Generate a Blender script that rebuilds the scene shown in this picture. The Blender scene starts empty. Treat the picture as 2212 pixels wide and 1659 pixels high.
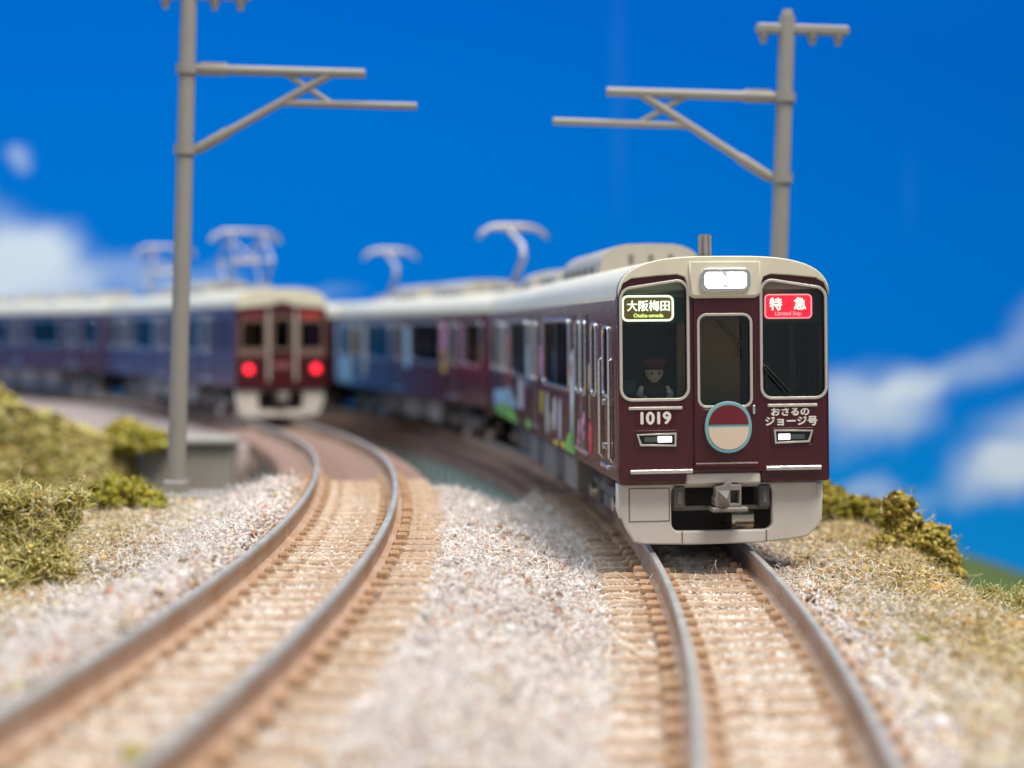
import bpy, math, random
import numpy as np
from mathutils import Matrix, Vector

random.seed(7)
rng = np.random.default_rng(11)
SC = bpy.context.scene
COL = SC.collection
R = math.radians
SC.unit_settings.scale_length = 0.01          # 1 unit = 1 cm : an N-gauge layout

# ------------------------------------------------------------------ camera
F_PX, HORIZON, CAM_Z = 3400.0, 708.0, 2.0      # measured on a 2212 x 1659 view of the photograph
cam_d = bpy.data.cameras.new('camera')
cam = bpy.data.objects.new('camera', cam_d)
COL.objects.link(cam)
cam.location = (0, 0, CAM_Z)
cam.rotation_euler = (R(90), 0, 0)
cam_d.sensor_width = 36.0
cam_d.lens = F_PX / 2212 * 36.0
cam_d.shift_y = -(829.5 - HORIZON) / 2212
cam_d.clip_start = 0.05
cam_d.clip_end = 1000
cam_d.dof.use_dof = True
cam_d.dof.focus_distance = 13.6
cam_d.dof.aperture_fstop = cam_d.lens * 0.001 / 0.185
SC.camera = cam

# ------------------------------------------------------------------ room light and added backdrop fill
w = bpy.data.worlds.new('World')
SC.world = w
w.use_nodes = True
bg = w.node_tree.nodes['Background']
bg.inputs[0].default_value = (0.78, 0.88, 1.0, 1)
bg.inputs[1].default_value = 0.28


def area(name, loc, target, size, energy, color, size_y=None):
    d = bpy.data.lights.new(name, 'AREA')
    d.shape = 'RECTANGLE'
    d.size = size
    d.size_y = size_y or size
    d.energy = energy
    d.color = color
    o = bpy.data.objects.new(name, d)
    COL.objects.link(o)
    o.location = loc
    o.rotation_euler = (Vector(target) - Vector(loc)).to_track_quat('-Z', 'Y').to_euler()
    return o


area('ceiling_lamp', (24, -10, 66), (2, 16, 0), 30, 48000, (1.0, 0.905, 0.79))
area('window_daylight', (-70, 22, 52), (0, 20, 0), 70, 36000, (0.74, 0.87, 1.0), 50)
area('backdrop_fill', (0, 26, 85), (0, 76, 12), 60, 52000, (0.95, 0.97, 1.0), 30)  # added fill that brightens the sky board, not a known lamp

SC.view_settings.view_transform = 'Standard'
SC.view_settings.look = 'None'
SC.view_settings.exposure = 0.38
SC.view_settings.gamma = 1.0
SC.view_settings.use_curve_mapping = False
SC.render.engine = 'CYCLES'
SC.cycles.use_denoising = True
SC.cycles.max_bounces = 8
SC.cycles.transparent_max_bounces = 16
SC.cycles.sample_clamp_indirect = 4.0


# ------------------------------------------------------------------ materials
def srgb(r, g, b):
    f = lambda c: (c / 255 / 12.92) if c / 255 <= 0.04045 else ((c / 255 + 0.055) / 1.055) ** 2.4
    return (f(r), f(g), f(b), 1.0)


def mat(name, col, rough=0.5, metal=0.0, coat=0.0, var=0.0, vscale=6.0, bump=0.0, bscale=60.0, emit=None, estr=0.0,
        col2=None, spec=0.5):
    m = bpy.data.materials.new(name)
    m.use_nodes = True
    nt = m.node_tree
    p = nt.nodes['Principled BSDF']
    p.inputs['Base Color'].default_value = col
    p.inputs['Roughness'].default_value = rough
    p.inputs['Metallic'].default_value = metal
    p.inputs['Coat Weight'].default_value = coat
    p.inputs['Coat Roughness'].default_value = 0.12
    p.inputs['Specular IOR Level'].default_value = spec
    tc = nt.nodes.new('ShaderNodeTexCoord')
    if col2 is not None or var > 0:
        n = nt.nodes.new('ShaderNodeTexNoise')
        n.inputs['Scale'].default_value = vscale
        n.inputs['Detail'].default_value = 6
        n.inputs['Roughness'].default_value = 0.65
        nt.links.new(tc.outputs['Object'], n.inputs['Vector'])
        mx = nt.nodes.new('ShaderNodeMixRGB')
        rp = nt.nodes.new('ShaderNodeValToRGB')
        rp.color_ramp.elements[0].position = 0.36
        rp.color_ramp.elements[1].position = 0.66
        nt.links.new(n.outputs['Fac'], rp.inputs[0])
        nt.links.new(rp.outputs[0], mx.inputs[0])
        mx.inputs[1].default_value = col
        mx.inputs[2].default_value = col2 if col2 is not None else tuple(c * (1 - var) for c in col[:3]) + (1,)
        nt.links.new(mx.outputs[0], p.inputs['Base Color'])
    # faint handling wear in the gloss of every surface
    n2 = nt.nodes.new('ShaderNodeTexNoise')
    n2.inputs['Scale'].default_value = 9
    n2.inputs['Detail'].default_value = 5
    nt.links.new(tc.outputs['Object'], n2.inputs['Vector'])
    mr = nt.nodes.new('ShaderNodeMapRange')
    mr.inputs['To Min'].default_value = max(0.02, rough - 0.08)
    mr.inputs['To Max'].default_value = min(1.0, rough + 0.10)
    nt.links.new(n2.outputs['Fac'], mr.inputs['Value'])
    nt.links.new(mr.outputs[0], p.inputs['Roughness'])
    if bump > 0:
        b = nt.nodes.new('ShaderNodeBump')
        b.inputs['Strength'].default_value = bump
        b.inputs['Distance'].default_value = 0.02
        n3 = nt.nodes.new('ShaderNodeTexNoise')
        n3.inputs['Scale'].default_value = bscale
        n3.inputs['Detail'].default_value = 4
        nt.links.new(tc.outputs['Object'], n3.inputs['Vector'])
        nt.links.new(n3.outputs['Fac'], b.inputs['Height'])
        nt.links.new(b.outputs[0], p.inputs['Normal'])
    if emit is not None:
        p.inputs['Emission Color'].default_value = emit
        p.inputs['Emission Strength'].default_value = estr
    return m


def mat_glass(name, tint, gloss=0.06):
    m = bpy.data.materials.new(name)
    m.use_nodes = True
    nt = m.node_tree
    nt.nodes.remove(nt.nodes['Principled BSDF'])
    out = nt.nodes['Material Output']
    tr = nt.nodes.new('ShaderNodeBsdfTransparent')
    tr.inputs[0].default_value = tint
    gl = nt.nodes.new('ShaderNodeBsdfGlossy')
    gl.inputs['Roughness'].default_value = gloss
    fr = nt.nodes.new('ShaderNodeFresnel')
    fr.inputs[0].default_value = 1.45
    mx = nt.nodes.new('ShaderNodeMixShader')
    nt.links.new(fr.outputs[0], mx.inputs[0])
    nt.links.new(tr.outputs[0], mx.inputs[1])
    nt.links.new(gl.outputs[0], mx.inputs[2])
    nt.links.new(mx.outputs[0], out.inputs[0])
    return m


def mat_attr(name, rough=0.9, trans=0.0):
    m = bpy.data.materials.new(name)
    m.use_nodes = True
    nt = m.node_tree
    p = nt.nodes['Principled BSDF']
    p.inputs['Roughness'].default_value = rough
    p.inputs['Specular IOR Level'].default_value = 0.15
    a = nt.nodes.new('ShaderNodeAttribute')
    a.attribute_name = 'Col'
    nt.links.new(a.outputs['Color'], p.inputs['Base Color'])
    return m


M = {}
M['maroon'] = mat('maroon_gloss_paint', srgb(72, 14, 26), 0.26, coat=0.12, bump=0.03, bscale=30, spec=0.42)
M['maroon_matt'] = mat('maroon_moulded_plastic', srgb(70, 16, 26), 0.36, coat=0.25, bump=0.08, bscale=45)
M['cream'] = mat('cream_roof_plastic', srgb(226, 221, 198), 0.42, coat=0.1, var=0.08, bump=0.05, bscale=50)
M['roofgrey'] = mat('light_grey_roof_plastic', srgb(176, 172, 162), 0.5, var=0.10, bump=0.08, bscale=50)
M['skirt'] = mat('pale_grey_skirt_plastic', srgb(212, 208, 199), 0.5, var=0.06, bump=0.06, bscale=60)
M['seam'] = mat('seam_grey', srgb(120, 117, 112), 0.7)  # plain grey for panel seams, louvres, grilles and slots
M['grey'] = mat('dark_grey_underframe_plastic', srgb(98, 95, 92), 0.5, var=0.15, bump=0.05)
M['midgrey'] = mat('mid_grey_coupler_plastic', srgb(140, 134, 130), 0.5, var=0.10, bump=0.06)
M['black'] = mat('black_plastic', srgb(18, 18, 19), 0.45)
M['cab'] = mat('dark_cab_lining', srgb(44, 58, 52), 0.6, var=0.3, vscale=3)
M['cabbrown'] = mat('brown_cab_partition', srgb(196, 146, 100), 0.6, var=0.12, vscale=2)
M['chrome'] = mat('chrome_trim', srgb(225, 225, 222), 0.22, metal=0.9, bump=0.15, bscale=25)
M['silver'] = mat('silver_printed_trim', srgb(206, 202, 190), 0.35, metal=0.35, bump=0.25, bscale=20)
M['glass'] = mat_glass('green_tinted_glass', (0.84, 0.90, 0.86, 1))
M['glass_dark'] = mat_glass('smoked_side_glass', (0.30, 0.40, 0.37, 1))
M['wheel'] = mat('plated_wheel_metal', srgb(206, 196, 176), 0.25, metal=1.0)
M['white_print'] = mat('white_print', srgb(232, 230, 222), 0.5)
M['led'] = mat('lit_headlight', (1, 1, 1, 1), 0.3, emit=(0.92, 0.97, 1, 1), estr=5.0)
M['marker'] = mat('lit_marker_lamp', (1, 1, 1, 1), 0.3, emit=(0.90, 0.84, 1, 1), estr=1.5)
M['marker_off'] = mat('unlit_marker_lens', srgb(74, 92, 88), 0.25)
M['red_lamp'] = mat('lit_red_tail_lamp', (1, 0.02, 0.03, 1), 0.3, emit=(1, 0.008, 0.03, 1), estr=2.2)
M['sign_dark'] = mat('lit_destination_blind', srgb(70, 56, 28), 0.4, emit=srgb(120, 92, 44), estr=0.55)
M['sign_text'] = mat('lit_destination_letters', (1, 1, 0.9, 1), 0.4, emit=(0.93, 1.0, 0.80, 1), estr=1.3)
M['sign_small'] = mat('lit_yellow_green_letters', (0.9, 1, 0.4, 1), 0.4, emit=(0.80, 0.9, 0.30, 1), estr=1.0)
M['sign_red'] = mat('lit_red_blind', (0.9, 0.02, 0.05, 1), 0.4, emit=(0.95, 0.010, 0.045, 1), estr=1.1)
M['sign_pink'] = mat('lit_pink_letters', (1, 0.5, 0.55, 1), 0.4, emit=(1.0, 0.36, 0.42, 1), estr=0.9)
M['badge_blue'] = mat('pale_blue_badge_rim', srgb(128, 176, 184), 0.45)
M['badge_maroon'] = mat('maroon_badge_field', srgb(112, 30, 42), 0.45, var=0.1)
M['badge_cream'] = mat('cream_badge_field', srgb(224, 206, 184), 0.45, var=0.06)
M['pole'] = mat('grey_mast_plastic', srgb(150, 147, 140), 0.45, var=0.08, bump=0.06)
M['rail_top'] = mat('worn_steel_railhead', srgb(172, 170, 164), 0.5, metal=0.15, var=0.3, vscale=3)
M['rail_side'] = mat('rust_painted_rail_web', srgb(166, 132, 102), 0.9, col2=srgb(184, 160, 142), vscale=2.2, bump=0.4, bscale=40)
M['sleeper'] = mat('dusty_brown_sleeper', srgb(164, 130, 100), 0.9, col2=srgb(210, 190, 168), vscale=7, bump=0.5, bscale=50)
M['chair'] = mat('tan_rail_chair', srgb(164, 128, 98), 0.9, col2=srgb(194, 164, 134), vscale=9, bump=0.3)
M['deck'] = mat('brown_bridge_deck', srgb(158, 132, 122), 0.85, col2=srgb(134, 108, 98), vscale=1.5, bump=0.3)
M['girder'] = mat('pale_green_girder', srgb(190, 208, 198), 0.6, var=0.15, vscale=2)
M['concrete'] = mat('grey_concrete', srgb(164, 160, 154), 0.85, var=0.15, vscale=1.2, bump=0.3)
M['base'] = mat('dark_brown_base_board', srgb(66, 52, 40), 0.8, var=0.3, vscale=0.3)
M['granule'] = mat_attr('ballast_granules')
M['fuzz'] = mat_attr('foliage_fibre')
M['pantograph'] = mat('pantograph_grey_metal', srgb(168, 162, 160), 0.4, metal=0.5)
M['dull'] = mat('dull_bronze_trim', srgb(128, 104, 94), 0.5, var=0.1)
M['skin'] = mat('figure_skin_paint', srgb(226, 190, 166), 0.6)
M['uniform'] = mat('figure_dark_uniform', srgb(58, 34, 42), 0.7)
M['cap'] = mat('figure_maroon_cap', srgb(128, 44, 60), 0.6)
M['decal_white'] = mat('pale_decal_print', srgb(206, 212, 220), 0.4, var=0.2, vscale=4)
M['decal_green'] = mat('green_decal_print', srgb(120, 196, 84), 0.4)
M['decal_blue'] = mat('pale_blue_decal_print', srgb(150, 196, 226), 0.4)
M['decal_red'] = mat('red_decal_print', srgb(206, 52, 62), 0.4)
M['decal_pink'] = mat('pink_decal_print', srgb(222, 150, 190), 0.4)
M['decal_yellow'] = mat('yellow_decal_print', srgb(216, 196, 66), 0.4)
M['decal_tan'] = mat('tan_decal_print', srgb(190, 164, 130), 0.4)


# ------------------------------------------------------------------ builders
def link(name, me, m=None, parent=None):
    if m is not None:
        me.materials.clear()
        me.materials.append(m)
    o = bpy.data.objects.new(name, me)
    COL.objects.link(o)
    o.parent = parent
    return o


def tag(o, label=None, cat=None, group=None, kind=None):
    if label: o['label'] = label
    if cat: o['category'] = cat
    if group: o['group'] = group
    if kind: o['kind'] = kind
    return o


def thing(name, label, cat, group=None, loc=(0, 0, 0), rz=0.0):
    o = bpy.data.objects.new(name, None)
    o.empty_display_size = 0.3
    COL.objects.link(o)
    o.location = loc
    o.rotation_euler = (0, 0, rz)
    return tag(o, label, cat, group)


def mesh(name, verts, faces, smooth=False):
    me = bpy.data.meshes.new(name)
    me.from_pydata([tuple(v) for v in verts], [], [tuple(f) for f in faces])
    me.update()
    if smooth:
        me.shade_smooth()
    return me


class MB:
    """collects boxes, bars and tubes into one mesh"""
    def __init__(s):
        s.v, s.f = [], []

    def add(s, v, f):
        n = len(s.v)
        s.v += [tuple(q) for q in v]
        s.f += [tuple(i + n for i in q) for q in f]
        return s

    def box(s, a, b, ch=0.0):
        x0, y0, z0 = a
        x1, y1, z1 = b
        if ch <= 0:
            v = [(x0, y0, z0), (x1, y0, z0), (x1, y1, z0), (x0, y1, z0), (x0, y0, z1), (x1, y0, z1), (x1, y1, z1), (x0, y1, z1)]
            f = [(0, 3, 2, 1), (4, 5, 6, 7), (0, 1, 5, 4), (1, 2, 6, 5), (2, 3, 7, 6), (3, 0, 4, 7)]
            return s.add(v, f)
        v, idx = [], {}
        for i, x in enumerate((x0, x1)):
            for j, y in enumerate((y0, y1)):
                for k, z in enumerate((z0, z1)):
                    sx, sy, sz = (1 - 2 * i) * ch, (1 - 2 * j) * ch, (1 - 2 * k) * ch
                    for ax in range(3):
                        p = [x + sx, y + sy, z + sz]
                        p[ax] = (x, y, z)[ax]
                        idx[(i, j, k, ax)] = len(v)
                        v.append(tuple(p))
        f = []
        for i in (0, 1):
            f.append([idx[(i, 0, 0, 0)], idx[(i, 1, 0, 0)], idx[(i, 1, 1, 0)], idx[(i, 0, 1, 0)]])
            f.append([idx[(0, i, 0, 1)], idx[(1, i, 0, 1)], idx[(1, i, 1, 1)], idx[(0, i, 1, 1)]])
            f.append([idx[(0, 0, i, 2)], idx[(1, 0, i, 2)], idx[(1, 1, i, 2)], idx[(0, 1, i, 2)]])
        for i in (0, 1):
            for j in (0, 1):
                f.append([idx[(i, j, 0, 0)], idx[(i, j, 1, 0)], idx[(i, j, 1, 1)], idx[(i, j, 0, 1)]])
                f.append([idx[(i, 0, j, 0)], idx[(i, 1, j, 0)], idx[(i, 1, j, 2)], idx[(i, 0, j, 2)]])
                f.append([idx[(0, i, j, 1)], idx[(1, i, j, 1)], idx[(1, i, j, 2)], idx[(0, i, j, 2)]])
                for k in (0, 1):
                    f.append([idx[(i, j, k, 0)], idx[(i, j, k, 1)], idx[(i, j, k, 2)]])
        return s.add(v, f)

    def tube(s, pts, r, n=10, closed=False):
        pts = [Vector(p) for p in pts]
        rs = r if isinstance(r, (list, tuple)) else [r] * len(pts)
        v, f = [], []
        for i, p in enumerate(pts):
            if closed:
                d = pts[(i + 1) % len(pts)] - pts[i - 1]
            else:
                d = pts[min(i + 1, len(pts) - 1)] - pts[max(i - 1, 0)]
            d.normalize()
            up = Vector((0, 0, 1)) if abs(d.z) < 0.9 else Vector((0, 1, 0))
            a = d.cross(up).normalized()
            b = d.cross(a).normalized()
            for k in range(n):
                t = 2 * math.pi * k / n
                v.append(p + (a * math.cos(t) + b * math.sin(t)) * rs[i])
        m = len(pts)
        for i in range(m if closed else m - 1):
            j = (i + 1) % m
            for k in range(n):
                l = (k + 1) % n
                f.append((i * n + k, i * n + l, j * n + l, j * n + k))
        if not closed:
            f.append(tuple(range(n)))
            f.append(tuple((m - 1) * n + k for k in range(n - 1, -1, -1)))
        return s.add(v, f)

    def build(s, name, m, parent=None, smooth=False):
        o = link(name, mesh(name, s.v, s.f, smooth), m, parent)
        if smooth:
            try:
                o.data.set_sharp_from_angle(angle=R(40))
            except Exception:
                pass
        return o


def box(name, a, b, m, parent=None, ch=0.0):
    return MB().box(a, b, ch).build(name, m, parent)


def rrect(x0, y0, x1, y1, r, n=5, dl=0.0, dr=0.0):
    """rounded rectangle; dl / dr lower the top left / right corner"""
    pts = []
    cs = [(x1 - r, y0 + r, -90), (x1 - r, y1 - r - dr, 0), (x0 + r, y1 - r - dl, 90), (x0 + r, y0 + r, 180)]
    for cx, cy, a0 in cs:
        for k in range(n + 1):
            a = R(a0 + 90 * k / n)
            pts.append((cx + r * math.cos(a), cy + r * math.sin(a)))
    return pts


def plate_mesh(name, loops, thick, plane, at, bevel=0.0):
    """flat sheet with holes; plane 'front' : (u,v) = (x,z) facing -y ; 'side' : (u,v) = (y,z)"""
    cu = bpy.data.curves.new(name, 'CURVE')
    cu.dimensions = '2D'
    cu.fill_mode = 'BOTH'
    for lp in loops:
        sp = cu.splines.new('POLY')
        sp.points.add(len(lp) - 1)
        for i, (a, b) in enumerate(lp):
            sp.points[i].co = (a, b, 0, 1)
        sp.use_cyclic_u = True
    cu.extrude = max(thick / 2 - bevel, 0.0)
    cu.bevel_depth = bevel
    cu.bevel_resolution = 2
    cu.offset = -bevel
    ob = bpy.data.objects.new('tmp', cu)
    me = bpy.data.meshes.new_from_object(ob)
    bpy.data.objects.remove(ob)
    bpy.data.curves.remove(cu)
    if plane == 'front':
        me.transform(Matrix(((1, 0, 0, 0), (0, 0, -1, at), (0, 1, 0, 0), (0, 0, 0, 1))))
    else:
        me.transform(Matrix(((0, 0, 1, at), (1, 0, 0, 0), (0, 1, 0, 0), (0, 0, 0, 1))))
    me.name = name
    return me


def plate(name, loops, thick, plane, at, m, parent=None, bevel=0.0):
    return link(name, plate_mesh(name, loops, thick, plane, at, bevel), m, parent)


def off(lp, d):
    """inset (d<0) or outset a convex loop towards its centre line"""
    n = len(lp)
    out = []
    for i in range(n):
        a, b, c = Vector(lp[i - 1]), Vector(lp[i]), Vector(lp[(i + 1) % n])
        e1, e2 = (b - a), (c - b)
        e = (e1.normalized() + e2.normalized()) if e1.length > 1e-6 and e2.length > 1e-6 else (e1 + e2)
        e.normalize()
        out.append((b.x + e.y * d, b.y - e.x * d))
    return out


def frame(name, lp, wd, thick, plane, at, m, parent=None):
    return plate(name, [off(lp, wd), lp], thick, plane, at, m, parent, bevel=min(thick, wd) * 0.24)


def text(name, s, size, centre, plane, at, m, parent=None, bold=0.0, sx=1.0, thick=0.004, shear=0.0):
    cu = bpy.data.curves.new(name, 'FONT')
    cu.body = s
    cu.size = size
    cu.align_x = 'CENTER'
    cu.align_y = 'CENTER'
    cu.extrude = thick / 2
    cu.shear = shear
    ob = bpy.data.objects.new('tmp', cu)
    me = bpy.data.meshes.new_from_object(ob)
    bpy.data.objects.remove(ob)
    bpy.data.curves.remove(cu)
    xs = [v.co.x for v in me.vertices]
    ys = [v.co.y for v in me.vertices]
    cx, cy = (min(xs) + max(xs)) / 2, (min(ys) + max(ys)) / 2
    for v in me.vertices:
        v.co.x = (v.co.x - cx) * sx + centre[0]
        v.co.y = v.co.y - cy + centre[1]
    v0 = [tuple(v.co) for v in me.vertices]
    f0 = [tuple(p.vertices) for p in me.polygons]
    bpy.data.meshes.remove(me)
    V, Fc = [], []
    shifts = [(0, 0)] if bold <= 0 else [(0, 0), (bold, 0), (-bold, 0), (0, bold), (0, -bold)]
    for i, (a, b) in enumerate(shifts):          # stroke thickened by close copies, each a hair in front of the last
        n = len(V)
        V += [(x + a, y + b, z + i * 0.0005) for x, y, z in v0]
        Fc += [tuple(k + n for k in f) for f in f0]
    me = mesh(name, V, Fc)
    if plane == 'front':
        me.transform(Matrix(((1, 0, 0, 0), (0, 0, -1, at), (0, 1, 0, 0), (0, 0, 0, 1))))
    return link(name, me, m, parent)


def loft(name, sections, m, parent=None, smooth=True, caps=True):
    n = len(sections[0])
    v = [p for s_ in sections for p in s_]
    f = []
    for i in range(len(sections) - 1):
        for k in range(n):
            l = (k + 1) % n
            f.append((i * n + k, i * n + l, (i + 1) * n + l, (i + 1) * n + k))
    if caps:
        f.append(tuple(range(n - 1, -1, -1)))
        f.append(tuple((len(sections) - 1) * n + k for k in range(n)))
    o = link(name, mesh(name, v, f, smooth), m, parent)
    if smooth:
        o.data.set_sharp_from_angle(angle=R(35))
    return o


# value noise on arrays ------------------------------------------------------
_perm = rng.random((256, 256))


def vnoise(x, y):
    xi, yi = np.floor(x).astype(int), np.floor(y).astype(int)
    fx, fy = x - xi, y - yi
    fx, fy = fx * fx * (3 - 2 * fx), fy * fy * (3 - 2 * fy)
    g = lambda a, b: _perm[a % 256, b % 256]
    return (g(xi, yi) * (1 - fx) + g(xi + 1, yi) * fx) * (1 - fy) + (g(xi, yi + 1) * (1 - fx) + g(xi + 1, yi + 1) * fx) * fy


def sstep(a, b, x):
    t = np.clip((x - a) / (b - a), 0, 1)
    return t * t * (3 - 2 * t)


# ------------------------------------------------------------------ the two curves
class Arc:
    """circle that runs straight ahead at y0 and bends to the left beyond it"""
    def __init__(s, x0, y0, rad):
        s.x0, s.y0, s.r = x0, y0, rad

    def p(s, t, d=0.0):                       # t arc length from y0, d offset to the right
        a = t / s.r
        return (s.x0 - s.r + (s.r + d) * math.cos(a), s.y0 + (s.r + d) * math.sin(a))

    def x(s, y, d=0.0):                       # x of the offset curve at y (arrays)
        q = np.clip((s.r + d) ** 2 - (y - s.y0) ** 2, 0, None)
        return s.x0 - s.r + np.sqrt(q)


AR = Arc(1.70, 14.0, 60.0)
AL = Arc(-1.53, 12.5, 57.0)


def zl(y):                                    # rail top of the left track
    return 0.315 - 0.16 * sstep(17.0, 31.0, y)


def zr(y):
    return 0.0 * y


BACK = 22.0                                   # where the near ground breaks off


def ground_z(x, y):
    dl = x - AL.x(y)
    dr = x - AR.x(y)
    a = zl(y) - 0.244
    b = -0.244
    t = sstep(0.95, 2.2, dl)
    z = a * (1 - t) + b * t
    shoulder = sstep(-0.50, -0.72, dl) * 0.17                      # packed high against the outer left rail
    z = z + 0.065 * sstep(0.50, 0.80, dr)
    z = z + shoulder - 0.25 * sstep(-0.75, -1.65, dl)
    z = z + sstep(-1.2, -4.0, dl) * 0.10 * (vnoise(x * 0.5 + 9, y * 0.5) + 0.2)
    out_tr = sstep(0.90, 1.25, np.abs(dl)) * sstep(0.90, 1.25, np.abs(dr))
    bump = (vnoise(x * 1.3, y * 1.3) - 0.5) * 0.10 + (vnoise(x * 4 + 5, y * 4) - 0.5) * 0.05 + (vnoise(x * 11, y * 11) - 0.5) * 0.022
    z = z + bump * (0.12 + 0.88 * out_tr)
    z = z + 0.05 * sstep(0.95, 1.5, dl) * sstep(-0.95, -1.5, dr)
    # right-hand bank falls away
    edge = 3.75 + 0.35 * (vnoise(x * 0 + 3.3, y * 0.45) - 0.5)
    z = z - np.clip(x - edge, 0, None) ** 1.15 * 1.0
    # far rim crumbles away
    rim = 18.8 + 0.6 * (vnoise(x * 0.9 + 30, y * 0 + 1.5) - 0.5) + 2.9 * sstep(-1.7, -0.8, dr) - 4.5 * sstep(-5.6, -7.5, x)
    z = z - np.clip(y - rim, 0, None) * 4.0
    return z


# ------------------------------------------------------------------ sky board (a printed backdrop) and base
def build_sky():
    m = bpy.data.materials.new('printed_sky_board')
    m.use_nodes = True
    nt = m.node_tree
    p = nt.nodes['Principled BSDF']
    p.inputs['Roughness'].default_value = 1.0
    p.inputs['Specular IOR Level'].default_value = 0.0
    N, L = nt.nodes.new, nt.links.new
    tc = N('ShaderNodeTexCoord')
    sep = N('ShaderNodeSeparateXYZ')
    L(tc.outputs['Object'], sep.inputs[0])
    nz = N('ShaderNodeTexNoise')
    nz.inputs['Scale'].default_value = 0.16
    nz.inputs['Detail'].default_value = 3
    nz.inputs['Roughness'].default_value = 0.5
    L(tc.outputs['Object'], nz.inputs['Vector'])
    warp = N('ShaderNodeVectorMath'); warp.operation = 'SUBTRACT'
    L(nz.outputs['Color'], warp.inputs[0]); warp.inputs[1].default_value = (0.5, 0.5, 0.5)
    sc = N('ShaderNodeVectorMath'); sc.operation = 'SCALE'; sc.inputs['Scale'].default_value = 5.0
    L(warp.outputs[0], sc.inputs[0])
    pos = N('ShaderNodeVectorMath'); pos.operation = 'ADD'
    L(tc.outputs['Object'], pos.inputs[0]); L(sc.outputs[0], pos.inputs[1])
    K = 75 / F_PX
    clouds = [(40, 600, 135, 100, 0, 1.05), (120, 530, 60, 48, 0, .4), (44, 345, 26, 20, 0, .5), (-250, 560, 260, 140, 0, 1.2),
              (1880, 890, 130, 80, 4, 1.0), (1975, 830, 60, 40, 25, .55), (2090, 780, 105, 46, 24, .48), (2230, 700, 70, 60, 0, .35),
              (2170, 1035, 120, 55, 8, 1.0), (1880, 1062, 110, 26, 2, .55), (2420, 940, 260, 120, 12, 1.1), (2700, 700, 220, 90, 8, 1.0),
              (-700, 480, 260, 120, -6, 1.1), (3000, 980, 300, 90, 4, 1.0), (640, 640, 120, 20, 0, .25), (330, 610, 190, 40, 0, .45)]
    acc = None
    for (cx, cy, rx, ry, rot, amp) in clouds:
        mp = N('ShaderNodeMapping'); mp.vector_type = 'TEXTURE'
        mp.inputs['Location'].default_value = ((cx - 1106) * K, 75, 2 + (HORIZON - cy) * K)
        mp.inputs['Rotation'].default_value = (0, R(-rot), 0)
        mp.inputs['Scale'].default_value = (rx * K * 1.35, 60, ry * K * 1.35)
        L(pos.outputs[0], mp.inputs[0])
        ln = N('ShaderNodeVectorMath'); ln.operation = 'LENGTH'
        L(mp.outputs[0], ln.inputs[0])
        mr = N('ShaderNodeMapRange'); mr.interpolation_type = 'SMOOTHSTEP'
        mr.inputs['From Min'].default_value = 1.15
        mr.inputs['From Max'].default_value = 0.25
        mr.inputs['To Max'].default_value = amp * 0.8
        L(ln.outputs['Value'], mr.inputs['Value'])
        if acc is None:
            acc = mr.outputs[0]
        else:
            ad = N('ShaderNodeMath'); ad.operation = 'ADD'; ad.use_clamp = True
            L(acc, ad.inputs[0]); L(mr.outputs[0], ad.inputs[1])
            acc = ad.outputs[0]
    # faint creases in the paper
    for cx, wd, cz, hz, amp in ((1335, 22, 13.5, 9, 0.012), (1965, 12, 8.5, 3, 0.012)):
        mp = N('ShaderNodeMapping'); mp.vector_type = 'TEXTURE'
        mp.inputs['Location'].default_value = ((cx - 1106) * K, 75, cz)
        mp.inputs['Scale'].default_value = (wd * K, 60, hz)
        L(tc.outputs['Object'], mp.inputs[0])
        ln = N('ShaderNodeVectorMath'); ln.operation = 'LENGTH'
        L(mp.outputs[0], ln.inputs[0])
        mr = N('ShaderNodeMapRange'); mr.interpolation_type = 'SMOOTHSTEP'
        mr.inputs['From Min'].default_value = 1.0; mr.inputs['From Max'].default_value = 0.2
        mr.inputs['To Max'].default_value = amp
        L(ln.outputs['Value'], mr.inputs['Value'])
        ad = N('ShaderNodeMath'); ad.operation = 'ADD'; ad.use_clamp = True
        L(acc, ad.inputs[0]); L(mr.outputs[0], ad.inputs[1])
        acc = ad.outputs[0]
    gr = N('ShaderNodeValToRGB')
    mrz = N('ShaderNodeMapRange')
    mrz.inputs['From Min'].default_value = -8
    mrz.inputs['From Max'].default_value = 18
    xz = N('ShaderNodeMath'); xz.operation = 'MULTIPLY_ADD'; xz.inputs[1].default_value = 0.13
    L(sep.outputs['X'], xz.inputs[0]); L(sep.outputs['Z'], xz.inputs[2])
    L(xz.outputs[0], mrz.inputs['Value'])
    L(mrz.outputs[0], gr.inputs[0])
    e = gr.color_ramp.elements
    e[0].position = 0.0; e[0].color = srgb(20, 154, 224)
    e[1].position = 1.0; e[1].color = srgb(0, 92, 178)
    k = e.new(0.42); k.color = srgb(0, 118, 204)
    mx = N('ShaderNodeMixRGB')
    L(acc, mx.inputs[0]); L(gr.outputs[0], mx.inputs[1])
    mx.inputs[2].default_value = srgb(216, 228, 234)
    L(mx.outputs[0], p.inputs['Base Color'])
    # paper with depth: a curved board, its unseen ends wrapped forward to reflect blue in the cars
    path = [(-66, -6)]
    for k in range(0, 13):
        a = math.pi - k * (math.pi / 2) / 12
        path.append((-36 + 30 * math.cos(a), 45 + 30 * math.sin(a)))
    for k in range(0, 13):
        a = math.pi / 2 - k * (math.pi / 2) / 12
        path.append((36 + 30 * math.cos(a), 45 + 30 * math.sin(a)))
    path.append((66, -6))
    secs = []
    n = len(path)
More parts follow.
